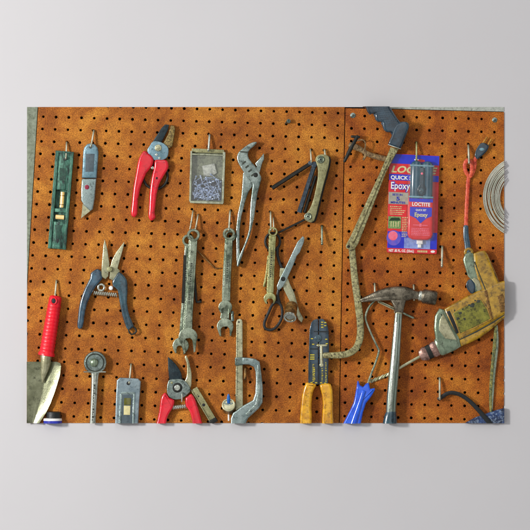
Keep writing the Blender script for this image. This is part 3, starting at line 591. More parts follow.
def words(u0, u1, v, h, d0, d1):
    u = u0
    while u < u1:
        k = q.uniform(.5, 2.0); g.append(plate(cp(u, v+q.uniform(0, .15), min(u1, u+k), v+h-q.uniform(0, .15)), d0, d1, .03, 1)); u += k+q.uniform(.3, .5)
for k in range(5): words(2, 2+q.uniform(11, 16), 52.6+k*1.9, .95, 3.7, 3.95)
for k in range(12): words(14.4, 14.4+q.uniform(4.4, 5.8), 63.2+k*1.75, .95, 3.7, 3.95)
obj('fine_print', join(*g), M['cream'], t)
cplate('print_panel', .3, 94.8, 49.7, 99.2, 3.6, 'cred')
card_text('NET .85 FL. OZ. (25mL)', 2, 98.4, 25, 2.5, 'white', off=.03); obj('fine_print', join(*[plate(cp(30.6+k*1.7, 96.2, 31.8+k*1.7, 98.2), 3.75, 4, .04, 1) for k in range(6)]), M['cream'], t)
obj('print_panel', disc(*C(45.8, 97), 2.2, 3.8, 4.05, .05, 16, 1, ry=1.2), M['white'], t)
# blister contents
def tubeplate(u0, v0, u1, v1, d0, d1, bev): return plate(cp(u0, v0, u1, v1), d0, d1, bev, 5)
obj('syringe', join(*[sweep([(*C(u, 11.4), 7.6, 5.9, 5.4), (*C(u, 42), 7.6, 5.9, 5.4)], 28, 2.2) for u in (27, 38)]), M['tube'], t)
obj('syringe_rim', join(plate(cp(20.6, 10.2, 44.4, 11.9), 3.5, 13, .6), plate(cp(20.4, 41.6, 44.6, 43.6), 3.5, 13.4, .7)), M['tubeL'], t)
obj('plunger', plate([C(30.5, 13), C(35, 13), C(35, 30), C(37, 34), C(36.5, 40), C(32.6, 41.4), C(29, 40), C(28.4, 34), C(30.5, 30)], 12, 14, .8, 3), M['navy'], t)
obj('plunger_tip', disc(*C(32.8, 36.4), 2.4, 13.6, 15, .8, ry=3.2), M['teal'], t)
obj('plunger_dot', disc(*C(32.6, 19), 1.2, 13.6, 14.6, .5), M['cpink'], t)
lab = [(20.2, 43.6), (44.8, 43.6), (45, 80), (43.6, 83.6), (40, 85.6), (25, 85.6), (21.4, 83.6), (20, 80)]
obj('cartridge', plate([C(*p) for p in lab], 3.5, 12.6, 2.6, 5), M['cred'], t)
sh = 12.75
def lp(u0, v0, u1, v1, m, d=12.55, poly=None): return obj('print_panel', plate([C(*p) for p in poly] if poly else cp(u0, v0, u1, v1), d, d+.2, .04, 1), M[m], t)
lp(20.6, 44.2, 44.2, 47.6, 'cblue'); lp(0, 0, 0, 0, 'cblue', poly=[(21.6, 52.8), (43.4, 52.8), (43.4, 61.6), (38, 64), (32.6, 69), (27.4, 64), (21.6, 61.6)])
card_text('LOCTITE', 23.6, 51.6, 18, 3.6, 'white', 12.95, off=.03); card_text('QUICK SET', 27.4, 56.6, 10.5, 1.9, 'white', 12.95, off=.02); card_text('Epoxy', 26.4, 62.2, 13, 4.0, 'cream', 12.95, off=.03)
g = [plate(cp(25.2, 70.6, 39.6, 71.2), 12.6, 12.85, .04, 1), plate(cp(31.4, 69.4, 33.6, 72.4), 12.6, 12.87, .04, 1)]
for k in range(5): words(23.4+q.uniform(0, 1), 41+q.uniform(0, 1), 74+k*1.6, .85, 12.6, 12.85)
obj('fine_print', join(*g), M['cpink'], t)
obj('nozzle', join(plate(cp(29.4, 86, 35.6, 90), 3.6, 8, 1), plate(cp(30.6, 90, 34.2, 93.6), 3.6, 7, .8)), M['white'], t)
obj('blister', plate([C(*p) for p in ((18.6, 9.4), (46.2, 9.4), (46.8, 81), (44.6, 87), (38, 90), (27, 90), (20.4, 87), (18.4, 81))], 3.6, 15.6, 3, 4, sm=0), M['clearp'], t)
# ------------------------------------------------------------------ hammer
t = thing('hammer', 'claw hammer with dark head and pale steel handle hanging right of centre', 'hammer', 390, 423)
obj('head', sweep([(361, 299.8, 7, 1.4, 3.6), (368, 297.6, 7.6, 2.6, 4.2), (376, 295.6, 8.4, 4.4, 4.8), (386, 293.8, 9, 6.2, 5.2), (396, 293.4, 9.4, 7.4, 5.8), (404, 293.8, 9.4, 7.6, 6), (410, 294.2, 9.4, 6.2, 5.4), (414, 294.8, 9.4, 4.6, 4.8), (419, 295.6, 9.4, 4.4, 4.8)], 18, 2.7, 4), M['hammer'], t)
obj('cheek', plate([(389, 299), (406.4, 299), (404.2, 306), (402.8, 313), (394.6, 313), (393, 306)], 4, 14.4, 2.6, 4), M['hammer'], t)
obj('face', lathe((417.5, 295.2, 9.4), (436.6, 298.2, 9.4), [(0, 4.6), (3, 5.0), (5, 6.8), (6, 7.3), (17.2, 7.4), (18.8, 6.6), (19.2, 4)], 24), M['hammer'], t)
obj('neck_band', lathe((418.5, 295.4, 9.4), (436.6, 298.2, 9.4), [(0, 5.1), (.5, 5.5), (3.5, 5.5), (4, 5.1)], 24), M['steel'], t)
obj('claw', sweep([(362, 301.2, 10.5, 1.0, 1.3), (372, 299.6, 11.4, 1.6, 1.8), (384, 298.2, 12.4, 2.4, 2.2), (394, 298, 13, 2.4, 2.2)], 10, 2.2, 3), M['hammer'], t)
obj('handle', sweep([(398.4, 311, 9, 3.8, 3.6), (397, 330, 9, 4.2, 4), (394.6, 362, 9, 4.9, 4.6), (391.6, 395, 9, 5.2, 5), (390.6, 414, 9, 5.1, 5)], 16, 2.6, 4), M['shaft'], t)
obj('fuller', sweep([(396.6, 322, 12.8, 1.0, .5), (393.6, 362, 13.4, 1.4, .5), (390, 408, 13.8, 1.4, .5)], 8), M['steel'], t)
obj('collar', lathe((398.5, 310.5, 9), (398, 316, 9), [(0, 4.3), (.6, 4.8), (2.6, 4.7), (3, 4.2)], 20), M['bladeC'], t)
obj('grip', sweep([(390.8, 413, 9, 5.5, 5.4), (390.2, 417, 9, 6.6, 6), (389.2, 426, 9, 7.4, 6.4), (388, 436, 9, 7.6, 6.4)], 16, 2.4, 3), M['teal'], t)
t = thing('bolt', 'thin threaded rod slanting behind the hammer just under its head', 'bolt', 395, 310)
obj('rod', sweep([(378, 301.2, 3.4, 1.15, 1.15), (413, 317.8, 3.4, 1.15, 1.15)], 8), M['wrench'], t)
obj('thread', join(*[disc(379+i*1.15, 301.7+i*.545, 1.45, 2.6, 4.6, .3, 8, 2) for i in range(14)]), M['bladeC'], t)
# ------------------------------------------------------------------ blue handled hooked tool
t = thing('hooked_tool', 'blue plastic handled tool with a long kinked steel wire', 'hand tool', 353, 423)
obj('wire', wire([(377.4, 298.6, 3.5), (374, 301, 4), (369, 307, 4.5), (365.8, 314.5, 5), (366, 321, 5), (371.4, 334.4, 5), (377.8, 348, 5), (378.6, 352, 5), (375.4, 362.6, 5), (371, 374, 5.5), (366.6, 387, 6)], 1.15), M['wrench'], t)
obj('handle', plate([(357.2, 380.6), (358.4, 380.8), (359.8, 385), (363, 386.6), (366.2, 383), (368.6, 382.8), (370, 388.6), (374.4, 387.8), (374.8, 389.6), (372.0, 394.6), (369.4, 398.4), (365.8, 402.8), (362.8, 412), (360.6, 423), (359, 436), (336, 436), (343.2, 423), (350, 409.8), (353.4, 402.6), (354.8, 396), (356.0, 389)], 3, 11.4, 1.9, 5), M['blue'], t)
obj('ridge', sweep([(363.6, 391, 11.6, 2.2, 1), (360, 402, 12.2, 2.0, 1), (353, 424, 12.2, 3.0, 1.2)], 10, 2, 3), M['blue'], t)
# ------------------------------------------------------------------ drill
DS[0] = .36
t = thing('electric_drill', 'grimy yellow electric drill with long twist bit hanging at the right edge', 'drill', 470, 350)
obj('handle', plate([(473.2, 253.4), (478, 251.4), (484, 250.6), (487, 254), (494, 270), (500, 284), (508, 300), (508, 306), (496, 306), (486, 302), (480, 292), (478, 284), (474, 268)], 5, 22, 4, 5), M['yellow'], t)
obj('grip_panel', plate([(462.6, 259.6), (464.6, 254), (469, 251.6), (473, 253.6), (476, 266), (480.4, 280), (484.4, 290), (478, 294), (472, 290.5), (471.6, 281), (467.4, 276), (464.2, 266)], 6, 20, 4, 5), M['nose'], t)
obj('grip_collar', ring(468.4, 252.2, 3.3, 1.6, 13, 3, 18), M['yellow'], t)
obj('trigger', plate([(465.6, 284), (468.6, 279.4), (473, 281), (475.4, 287), (473.8, 293), (470.2, 293.2), (466.8, 289)], 9, 21, 2, 4, sm=2), M['navy'], t)
obj('trigger_guard', plate([(471, 279.4), (474, 277.2), (479, 280), (482.6, 289), (477, 291.6), (474.8, 284)], 8, 21.6, 2, 4), M['neck'], t)
obj('body', plate([(443.8, 309), (455, 302.4), (468, 295.4), (477, 291), (483, 288.6), (494, 283), (516, 278), (518, 308), (504, 314.5), (490.6, 323), (476, 331), (459.2, 339.4), (450, 325)], 3, 24, 5, 6), M['yellow'], t)
obj('lower_shell', plate([(455, 336), (470, 329.4), (486, 321), (500, 313), (516, 303), (516, 312), (502, 319.4), (490, 330), (479.8, 337.6), (470, 342.6), (460.4, 346.6)], 4, 20, 4.5, 6), M['yellow'], t)
obj('rear_seam', sweep([(459, 339.4, 20, .7, .8), (476, 331.4, 20.4, .7, .8), (492, 322.4, 20.4, .7, .8), (516, 306, 20, .7, .8)], 8), M['etch'], t)
obj('rear_seam', sweep([(474, 262, 21.6, .55, .6), (481, 280, 22, .55, .6), (485, 290, 22.6, .55, .6)], 8), M['etch'], t)
obj('handle_ridge', sweep([(486, 256, 19.5, 1.2, 1.2), (493, 272, 20, 1.3, 1.2), (500, 287, 20.5, 1.3, 1.2), (508, 305, 20.5, 1.3, 1.2)], 8), M['brown'], t)
obj('label_plate', plate([(452.6, 313), (466, 306), (480.2, 299.8), (486, 309), (489.6, 318.6), (474, 326.6), (460, 333)], 23, 24.9, .7, 3), M['yellowG'], t)
obj('label_frame', sweep([(451.6, 312.6, 24.4, .5, .5), (466, 305, 24.5, .5, .5), (480.6, 298.8, 24.5, .5, .5), (486.8, 308.4, 24.5, .5, .5), (490.6, 318.8, 24.5, .5, .5), (474, 327.6, 24.5, .5, .5), (459.4, 334.2, 24.4, .5, .5)], 6, 2, 0, True), M['yellow'], t)
obj('end_cap', plate([(483.6, 291), (486.4, 290), (492.4, 318.4), (490.2, 319.6)], 23.7, 24.4, .3, 1), M['brown'], t)
obj('end_cap', plate([(497, 296), (502, 293.4), (508, 310), (500, 312.4)], 23.6, 24.8, .5, 3), M['brown'], t)
q = random.Random(4)
for x, y, r_ in ((454, 310.5, 1.1), (459.6, 313, 2.0), (468.4, 305, 1.6), (471.6, 305.6, 3.0), (464, 318.5, 1.5), (477.6, 301.4, 2.3), (462, 309, 1.2), (457.4, 318.4, 1.7), (474.6, 300.6, 1.2)):
    obj('stain', plate([(x+math.cos(a)*r_*q.uniform(.5, 1.15), y+math.sin(a)*r_*q.uniform(.45, 1)) for a in [k*math.pi/5 for k in range(10)]], 23, 25.02, .02, 1, sm=4), M['etch'], t)
obj('vent_slit', plate([(446.2, 311.8), (449.0, 310.4), (459.2, 331.8), (456, 333.6)], 23.4, 24.5, .3, 1), M['black'], t)
obj('gearbox', plate([(439, 308.2), (443.6, 309.6), (448.8, 318), (458.6, 337), (460.6, 346.4), (454, 350.6), (446.8, 353.6), (440.4, 347), (435.3, 340), (433.6, 328), (434.4, 316)], 5, 24, 5, 6), M['nose'], t)
obj('gearbox_panel', plate([(442.6, 313.4), (453.6, 334.6), (456.4, 340), (444.8, 338.4), (438.4, 330), (439.2, 320)], 22.4, 25.4, 1.2, 4), M['neck'], t)
obj('gearbox_rib', sweep([(436.6, 338.6, 20.5, 1.2, 1.4), (444, 344.4, 22, 1.2, 1.4), (457, 344.4, 22, 1.2, 1.4)], 10, 2, 3), M['nose'], t)
obj('collar', lathe((443, 345, 13), (431.5, 350.4, 13), [(0, 9.6), (4, 9.6), (6, 8.6), (7, 6.6)], 24), M['nose'], t)
obj('chuck', lathe((437, 348, 13), (418.6, 356.6, 13), [(0, 7.4), (1.4, 7.9), (4.6, 7.8), (5.4, 7.0), (6, 6.9), (11.6, 6.8), (12.2, 7.3), (14.4, 7.1), (16, 6.2), (18.4, 5.2), (19.4, 3.4), (19.6, 1.4)], 30), M['chuck'], t)
obj('chuck_ring', lathe((431.2, 350.7, 13), (418.6, 356.6, 13), [(0, 6.8), (.2, 7.3), (4.6, 7.1), (4.8, 6.6)], 30), M['dark'], t)
obj('drill_bit', sweep([(422, 355.0, 12.5, 1.35, 1.35), (398, 368.6, 7.5, 1.4, 1.4), (388, 374.4, 4.2, 1.5, 1.5)], 10), M['bladeC'], t)
for ph, mm in ((0, 'bladeC'), (math.pi, 'plate')):
    obj('bit_flute', sweep([(388.6-i*.5, 374.2+i*.2+math.sin(i*.42+ph)*.95, 4.6-i*.02+1.0*math.cos(i*.42+ph), .95, .8) for i in range(37)], 8, 2, 0), M[mm], t)
obj('cord_sleeve', sweep([(468, 253, 12, 3.2, 3.2), (467.2, 245, 11.5, 3, 3), (465.8, 236, 11, 2.8, 2.8), (465.6, 227.4, 10.5, 2.6, 2.6)], 12, 2, 3), M['tealB'], t)
def ribbed(pts, r, sm=6, amp=.1):
    P = cr([(x, y, d) for x, y, d in pts], sm, False); return sweep([(x, y, d, r*(1+amp*math.sin(i*2.1)), r) for i, (x, y, d) in enumerate(P)], 10)
obj('cord', ribbed([(465.6, 230, 10.5), (466, 220, 9), (466.6, 206, 7), (467.4, 193, 6), (468, 182, 6), (468.4, 176.4, 7), (465.6, 171.6, 8), (464.6, 165.4, 9), (466.6, 160.8, 10), (470, 161.4, 11), (471.6, 166, 11.5), (471.6, 171.4, 11), (470.4, 176, 10), (472.8, 172, 8.6), (474.6, 165.5, 8), (474.6, 160.4, 7.6), (477.2, 156.6, 7.4)], 1.95), M['cord'], t)
pg = obj('plug', plate([(481.4, 143), (485, 143.4), (488.6, 145.8), (487.6, 149.6), (485, 153), (480.4, 157), (477.2, 159.4), (474.6, 156.4), (475.2, 152), (476.6, 148.6), (479, 145)], 3.6, 10.6, 1.8, 5, sm=2), M['navy'], t)
obj('logo', plate(circ(481.6, 149.4, 2.6, 16, 1.4), 10.4, 10.8, .2, 1), M['tubeL'], pg)
obj('prong', sweep([(482.6, 143.8, 7, .9, .4), (486.8, 137.4, 7, .9, .4)], 8, 4), M['brass'], pg); obj('prong', sweep([(487.4, 146, 7, .9, .4), (491.4, 139.4, 7, .9, .4)], 8, 4), M['brass'], pg)
DS[0] = .5
# ------------------------------------------------------------------ right edge odds
gs = []; q = random.Random(11)
for k in range(13):
    R = 41.0-k*1.28; gs.append(ring(524.5+q.uniform(-.6, .6), 197+q.uniform(-1, 1), R, .68, 1.6+(k % 4)*1.3+q.uniform(0, .7), n=90, seg=8))
o = obj('wire_coil', join(*gs), M['alu'], at=(504, 197, 0)); tag(o, 'coil of bright aluminium wire at the right edge of the pegboard', 'wire coil')
t = thing('cord_bundle', 'folded olive strap hanging below the drill at the right edge', 'strap', 491, 411)
obj('strand', sweep([(495.4, 326, 6, 1.2, 1.6), (494.4, 345, 5, 1.8, 1.6), (491.6, 372, 4, 1.5, 1.4), (490.4, 395, 4, 1.5, 1.4), (490.6, 411, 4, 1.3, 1.3)], 8, 2.4, 4), M['strap'], t)
obj('strand', sweep([(496.6, 326, 4, 1.2, 1.4), (497, 344, 4, 1.6, 1.4), (494.4, 370, 3, 1.4, 1.2), (492.6, 395, 3, 1.2, 1.2), (491.6, 411, 3, 1.1, 1.1)], 8, 2.4, 4), M['wrench'], t)
o = obj('rubber_strap', sweep([(438.8, 398.8, 7.5, 2, 1.6), (446.6, 393.6, 8, 2, 1.7), (452.6, 392.6, 8, 2, 1.8), (460.2, 394.8, 8, 2, 1.8), (469.2, 400.8, 8.4, 2.1, 1.8), (478.3, 410, 9, 2.2, 1.9), (487.4, 420.5, 9.5, 2.4, 2), (494, 430, 9.6, 2.6, 2)], 12, 2.2, 5), M['black'], at=(439, 398, 0)); tag(o, 'curved black rubber strap hanging from a hook at the lower right', 'strap')
o = obj('cloth_cap', plate([(460, 426), (466, 422.3), (475.3, 417.2), (486, 413.4), (496, 410), (508, 407), (512, 430), (460, 432)], 1, 8, 2.4, 4), M['denim'], at=(490, 423, 0)); tag(o, 'edge of a mottled blue cloth item at the bottom right corner', 'cloth')
DS[0] = .8
# ------------------------------------------------------------------ teal shears
t = thing('shears', 'small shears with teal black handles spread open at the left', 'shears', 106, 328)
obj('blade', plate([(105, 239), (106.2, 243), (107.8, 250), (109.8, 264), (108.6, 276.4), (105.9, 279.2), (101.4, 276.4), (102.2, 263), (103.5, 246)], 5.4, 7.4, .7, 3), M['bladeC'], t)
obj('blade', plate([(124.6, 241.6), (123.6, 248), (121.1, 256.6), (117.8, 268.4), (120.5, 271), (113, 280.6), (109.4, 278.4), (110, 268), (112.2, 260), (116.2, 252.4), (121, 246)], 3.4, 5.2, .6, 3), M['bladeC'], t)
obj('handle', plate([(91, 273.4), (94, 270.6), (97.9, 268.8), (101.2, 270.8), (102, 275), (102.6, 279.2), (96.6, 285.8), (91.4, 295.1), (87, 305.7), (84.9, 316), (83.4, 326.6), (80.4, 328.8), (77.7, 326.6), (78.5, 315), (80.4, 301.7), (85, 288.5), (90.2, 278.4)], 2.5, 9, 2.1, 5, sm=2), M['tealB'], t)
obj('handle', plate([(112.6, 281), (115.6, 276.4), (118.9, 272), (123, 274.4), (127.2, 280), (128, 289.6), (127.4, 303), (130, 316), (134.2, 325.2), (132.4, 328), (129.4, 329.6), (126.6, 327.8), (122.4, 315), (119.6, 300.4), (117.8, 290), (113.4, 286.2)], 2.5, 9, 2.1, 5, sm=2), M['teal'], t)
obj('pivot_screw', join(disc(109.9, 269.2, 2.7, 7, 8.8, .6), disc(109.9, 269.2, 1.2, 8.6, 9.2, .3)), M['plate'], t)
obj('spring', spring(94, 292.8, 117, 294.9, 5, 2.1, 11, .5), M['steel'], t)
obj('ring', join(ring(101.4, 287.4, 3.1, 1.15, 5), ), M['steel'], t); obj('stop_pin', disc(111.2, 288, 2.2, 3, 7, 1.2), M['white'], t)
obj('strap_loop', wire([(128.6, 329.2, 6), (133.6, 326.6, 6), (136.6, 331.2, 6), (131.8, 334.4, 6)], .95, 8, 2, True), M['dark'], t)
# ------------------------------------------------------------------ trowel
t = thing('garden_trowel', 'garden trowel with ribbed red handle and steel blade at the left edge', 'trowel', 45, 423)
pr = [(0, 3.6), (.7, 5.2), (2, 6.1), (4, 6.3), (8, 6.3)]
v = 9.0; k = 0
while v < 54: pr += [(v, 6.1+v*.018), (v+.7, 6.5+v*.018), (v+2.6, 6.5+v*.018), (v+3.3, 6.1+v*.018)]; v += 3.6
pr += [(57, 7.2), (58.4, 8.4), (60.6, 8.3), (61, 5)]
obj('handle', lathe((56.3, 295.6, 8), (46.6, 356.6, 8), pr, 28), M['redT'], t)
obj('hanging_hole', join(ring(54.6, 300.8, 2.8, .9, 14.0, 1.1, 18, ry=3.3)), M['redT'], t); obj('hole', disc(54.6, 300.8, 2.2, 13, 14.5, .2, ry=2.7), M['black'], t)
obj('neck', sweep([(46.6, 356, 8, 5.6, 5), (46.2, 362, 8, 5.2, 4.6), (45.4, 368, 7.6, 4.2, 3.6), (44, 375, 6.8, 2.6, 2.2), (43, 382, 6, .7, .7)], 16, 2, 4), M['neck'], t)
def blade():
    rows = [(361.6, 20, 46, 57), (363, 10, 45.6, 60.6), (366, 4, 45.4, 61.4), (374, 3, 44.4, 60.2), (384, 5, 42.8, 57.2), (393, 8, 41, 54.2), (402, 12, 39, 50.8), (410, 16, 37, 47), (417, 20, 35, 42.8), (423.5, 25, 33, 38.4), (430, 29, 31.5, 33)]
    v = []; f = []; n = 15
    for y, xa, xm, xb in rows:
        for i in range(n):
            s = -1+2*i/(n-1); x = xm+(xb-xm)*s if s > 0 else xm+(xm-xa)*s
            v.append((x, y+1.2*(s*s)*(1 if y > 370 else 0), 2.6+3.4*s*s-1.6*math.exp(-(s*5)**2)*(1 if y < 376 else .4)+.6))
    m = len(v); v += [(x, y, d-.7) for x, y, d in v]
    for r in range(len(rows)-1):
        for i in range(n-1):
            a = r*n+i; f.append((a, a+1, a+n+1, a+n)); f.append((m+a+n, m+a+n+1, m+a+1, m+a))
    R = len(rows)-1
    for i in range(n-1): f.append((i+1, i, m+i, m+i+1)); f.append((R*n+i, R*n+i+1, m+R*n+i+1, m+R*n+i))
    for r in range(R): f.append((r*n, (r+1)*n, m+(r+1)*n, m+r*n)); a = r*n+n-1; f.append((a+n, a, m+a, m+a+n))
    return v, f
obj('blade', blade(), M['trowel'], t, ang=60)
t = thing('bottle', 'top of a small bottle with black cap and blue label behind the trowel tip', 'bottle', 52, 423)
obj('cap', lathe((54, 411.3, 4.6), (54, 430, 4.6), [(0, 5), (.6, 7.4), (6.4, 7.6), (6.6, 5)], 26), M['black'], t)
obj('shoulder', lathe((53, 417.8, 5), (53, 430, 5), [(0, 6), (.5, 9), (2.6, 9.4), (3, 8)], 26), M['white'], t)
obj('body', lathe((53, 420.2, 5), (53, 440, 5), [(0, 8), (.3, 9.2), (14, 9.2)], 26), M['labelblue'], t)
# ------------------------------------------------------------------ ratchet
t = thing('ratchet', 'chrome ratchet handle with round head at the lower left', 'ratchet', 94, 423)
obj('head', lathe((95.5, 362.4, 3), (95.5, 362.4, 14), [(0, 10), (.6, 11.2), (6, 11.3), (7, 10.6), (7.2, 9.4), (6.4, 9.0), (6.4, 8.4), (7.6, 8), (7.9, 5), (7.9, .5)], 36), M['plier'], t)
obj('dial_ring', ring(95.5, 362.4, 8.7, .45, 10.1, .4, 36), M['etch'], t)
obj('selector_knob', lathe((94.6, 362.4, 10), (94.6, 362.4, 16), [(0, 4.4), (1, 4.4), (3, 4), (4.2, 2.8), (4.6, .4)], 24), M['nose'], t)
obj('collar', sweep([(84.4, 371.6, 8, .7, 2.4), (106, 371.6, 8, .7, 2.4)], 8, 3), M['steel'], t)
obj('shaft', sweep([(95.4, 371, 7, 5.2, 3.2), (95.2, 377, 7, 3.8, 3.1), (94.4, 395, 7, 3.4, 3.1), (93, 422, 7, 3.1, 3.1), (92, 436, 7, 3.1, 3)], 16, 2.3, 4), M['steel'], t)
q = random.Random(2); g = []; v = 384
while v < 420: k = q.uniform(1, 2.4); x = 94.9-(v-384)*.05; g.append(plate(rect(x-.8, v, x+.8*q.choice((1, .2)), v+k), 9.9, 10.16, .05, 1)); v += k+q.uniform(.6, 1.2)
obj('stamping', join(*g), M['etch'], t)
# ------------------------------------------------------------------ gauge plate
t = thing('gauge_plate', 'grey blue cast plate tool with small olive and cream window near the bottom', 'gauge', 127, 423)
go = [(117, 380.2), (120, 377.4), (138.2, 378.2), (141.2, 381.2), (139.6, 402), (138.2, 430), (115.2, 430), (116, 402)]
obj('body', plate(go, 2, 9, 1.2, 4), M['gauge'], t)
obj('recess_frame', join(*[plate(p, 8.8, 10, .5, 2) for p in ([(120.6, 393.4), (122.6, 391.4), (135.4, 391.8), (135.2, 394.2), (122.6, 394)], [(120.4, 393.6), (122.6, 394.2), (121.4, 430), (118.8, 430)], [(133.4, 393.6), (135.6, 393.4), (134.4, 430), (132.4, 430)])]), M['knifeL'], t)
obj('recess', plate([(122.8, 394.4), (133.2, 394.6), (132.2, 430), (121.4, 430)], 8.9, 9.3, .1, 1), M['gaugeD'], t)
obj('window', plate(rect(124.4, 397.6, 131.2, 404.6), 9.2, 9.9, .3, 2), M['olive'], t); obj('window', plate([(124.2, 405.2), (130.8, 405.4), (130.4, 414.6), (124, 414.4)], 9.2, 9.9, .3, 2), M['cream'], t)
obj('hanging_hole', disc(128.7, 383, 1.9, 8.8, 9.3, .1), M['black'], t)
# ------------------------------------------------------------------ lower red pruners
t = thing('pruners', 'red handled bypass pruners opened at the bottom edge', 'pruners', 180, 423)
obj('blade', plate([(168, 356.6), (171.6, 359.4), (175.9, 364), (179.2, 368.6), (181.4, 373), (182.8, 381), (169.4, 380.4), (168.3, 368)], 4, 6.2, .7, 3), M['blade'], t)
obj('counter_blade', plate([(186.4, 355), (188.2, 358.6), (189.7, 363.4), (191.6, 372), (191.8, 380), (190.6, 388), (184.5, 383.4), (186.6, 377), (187.2, 369), (186.6, 362.4), (184.8, 357.4)], 4, 7.4, .9, 3, sm=2), M['bladeC'], t)
obj('pivot_plate', plate([(168.6, 380.4), (174, 379), (181, 378.8), (186.4, 381.6), (191, 389.2), (188, 394), (184, 397), (180.2, 399), (173, 398.8), (168.6, 395.6), (167, 390)], 5.6, 9, .7, 3, sm=2), M['plier'], t)
obj('bolt_ring', disc(177.6, 387.4, 5, 8.8, 9.8, .5), M['dark'], t); obj('bolt', join(disc(177.6, 387.4, 3, 9.6, 11.2, .6), disc(177.6, 387.4, 1.2, 11, 11.8, .3, 6)), M['steel'], t)
obj('bolt', disc(172, 382.4, 1.2, 8.8, 9.6, .3), M['plate'], t); obj('latch', sweep([(182.4, 394, 10, .8, .7), (182, 401, 10, .8, .7)], 8), M['steel'], t)
obj('handle', plate([(166, 392.4), (169.4, 397.6), (174.6, 399.8), (173.6, 406.4), (169.8, 412.6), (167, 419), (164.4, 430), (155, 430), (157.4, 420), (159.6, 409.6), (160.8, 399.4), (162.8, 394.4)], 3, 10.4, 2.2, 5, sm=2), M['red'], t)
obj('handle', plate([(185.4, 398), (188, 396), (191.6, 393.6), (195.4, 399), (199, 409.6), (202, 421), (203.6, 430), (195, 430), (192.4, 421), (190, 411.4), (186, 405.6)], 3, 10.4, 2.4, 5, sm=2), M['red'], t)
obj('spring', spring(173, 407.4, 186, 406, 6, 2.0, 7, .5), M['steel'], t)
t = thing('metal_bracket', 'flat olive grey metal bar with a hole slanting beside the lower red pruners', 'bracket', 210, 423)
Fb = frame(194, 388.4, 213.4, 421)
obj('bar', join(plate(fr(Fb, -3.4, 0, 3.4, 38), 2, 5.4, .5), plate(fr(Fb, -3.6, 0, -2.4, 38), 3, 6.6, .3), plate(fr(Fb, 2.4, 0, 3.6, 38), 3, 6.6, .3)), M['plate'], t)
obj('hole', disc(*Fb(0, 19), 1.6, 5.2, 5.6, .1), M['black'], t); obj('hole', disc(*Fb(0, 9), .9, 5.2, 5.6, .1), M['etch'], t)
obj('end_cap', plate(fr(Fb, -4.2, 35.4, 4.2, 40), 2, 7.2, .8), M['dark'], t)
# ------------------------------------------------------------------ socket
t = thing('socket', 'round open socket with a blue stud inside near the bottom centre', 'socket', 229, 420)
obj('shell', lathe((229, 408.6, 3), (228.7, 404.4, 14), [(0, 5), (1, 6.6), (10, 6.7), (11.6, 6.6), (11.8, 5.2), (6, 5), (6, .3)], 28), M['brown'], t)
obj('rim', lathe((229, 408.6, 3), (228.7, 404.4, 14), [(11, 6.8), (12.2, 6.7), (12.5, 6), (12.2, 5.2), (10.4, 5.1)], 28), M['neck'], t)
cxx, cyy, cdd = 228.75, 404.9, 12.6
obj('spokes', join(*[sweep([(cxx, cyy, cdd, 1, .8), (cxx+4.8*math.cos(a), cyy+4.8*math.sin(a), cdd, .9, .7)], 8) for a in (math.radians(-150), math.radians(-30), math.radians(90))]), M['plier'], t)
obj('stud', sweep([(228.8, 402, 14, 1.6, 1.2), (228.7, 396, 15, 1.6, 1.3), (228.6, 394.2, 15, .9, .9)], 10), M['bluestud'], t)
obj('pin', sweep([(228.6, 414, 6, .8, .8), (228.7, 420, 6, .8, .8)], 8), M['white'], t)
# ------------------------------------------------------------------ bar clamp
t = thing('bar_clamp', 'pale steel clamp with straight ruled bar and curved cast arm at bottom centre', 'clamp', 243, 423)
obj('bar', plate([(236.4, 322), (237.4, 319.4), (240, 318.6), (242, 319.8), (242.6, 322), (242.8, 380), (243, 430), (235.2, 430), (235.8, 380)], 3, 5.6, .5, 3), M['bladeC'], t)
obj('ruler_marks', join(*[plate(rect(236.5, 325+i*1.6, 237.4+(1.2 if i % 5 == 0 else .4), 325.6+i*1.6), 5.4, 5.75, .05, 1) for i in range(44)]), M['etch'], t)
obj('hole', disc(238.9, 321.9, .9, 5.4, 5.8, .1), M['black'], t)
Ca = [(242.3, 357), (250, 357.6), (255.6, 358.6), (259.8, 361.6), (261.6, 374), (263, 387.6), (262.8, 402), (258.9, 408), (248, 417.8), (243.6, 428), (231, 430), (230.8, 418), (233, 412.4), (242.3, 405.8), (253, 399.8), (255.2, 393), (255.8, 380), (255.4, 371), (253.8, 366.6), (249, 364.4), (242.3, 364)]
obj('arm', plate(Ca, 3.4, 11.4, 1.5, 4), M['knifeL'], t)
obj('arm_web', plate([(257.4, 364), (259.2, 366), (260.8, 387.6), (260.6, 401), (257.6, 406), (247, 415.8), (245.6, 413.6), (255.6, 403.4), (257.6, 394)], 11.2, 12.0, .4, 2), M['plier'], t)
obj('slide', plate([(235, 357.4), (243.8, 356.8), (243.8, 364.8), (235, 365.4)], 3, 8, .8), M['plier'], t)
# ------------------------------------------------------------------ wire strippers
t = thing('wire_strippers', 'wire strippers with black marked head and golden yellow handles at bottom centre', 'wire strippers', 317, 423)
hl = [(308.2, 384.4), (308.4, 365), (309, 343), (309.6, 329), (311.2, 322.4), (313.6, 319.8), (318.2, 318.6), (318.2, 384.4)]
hr = [(318.9, 384.4), (318.9, 318.6), (323, 318.8), (326.6, 322.4), (328.6, 331), (328.9, 349), (328.2, 368), (327.8, 384.4)]
obj('jaw', plate(hl, 3, 6.8, .5), M['navy'], t); obj('jaw', plate(hr, 3, 7.2, .5), M['navy'], t)
obj('pivot', join(disc(318.2, 338.2, 3.6, 6.8, 8.4, .6), disc(318.2, 338.2, 1.7, 8.2, 8.8, .3)), M['teal'], t)
for a_, d_ in (((318.2, 331, 328.3, 332.1), 7.4), ((310, 348.3, 318, 349.3), 7), ((317.9, 364, 319.3, 384), 7.4), ((313.6, 331, 318, 331.8), 7)): obj('slot', plate(rect(*a_), d_-.3, d_, .05, 1), M['black'], t)
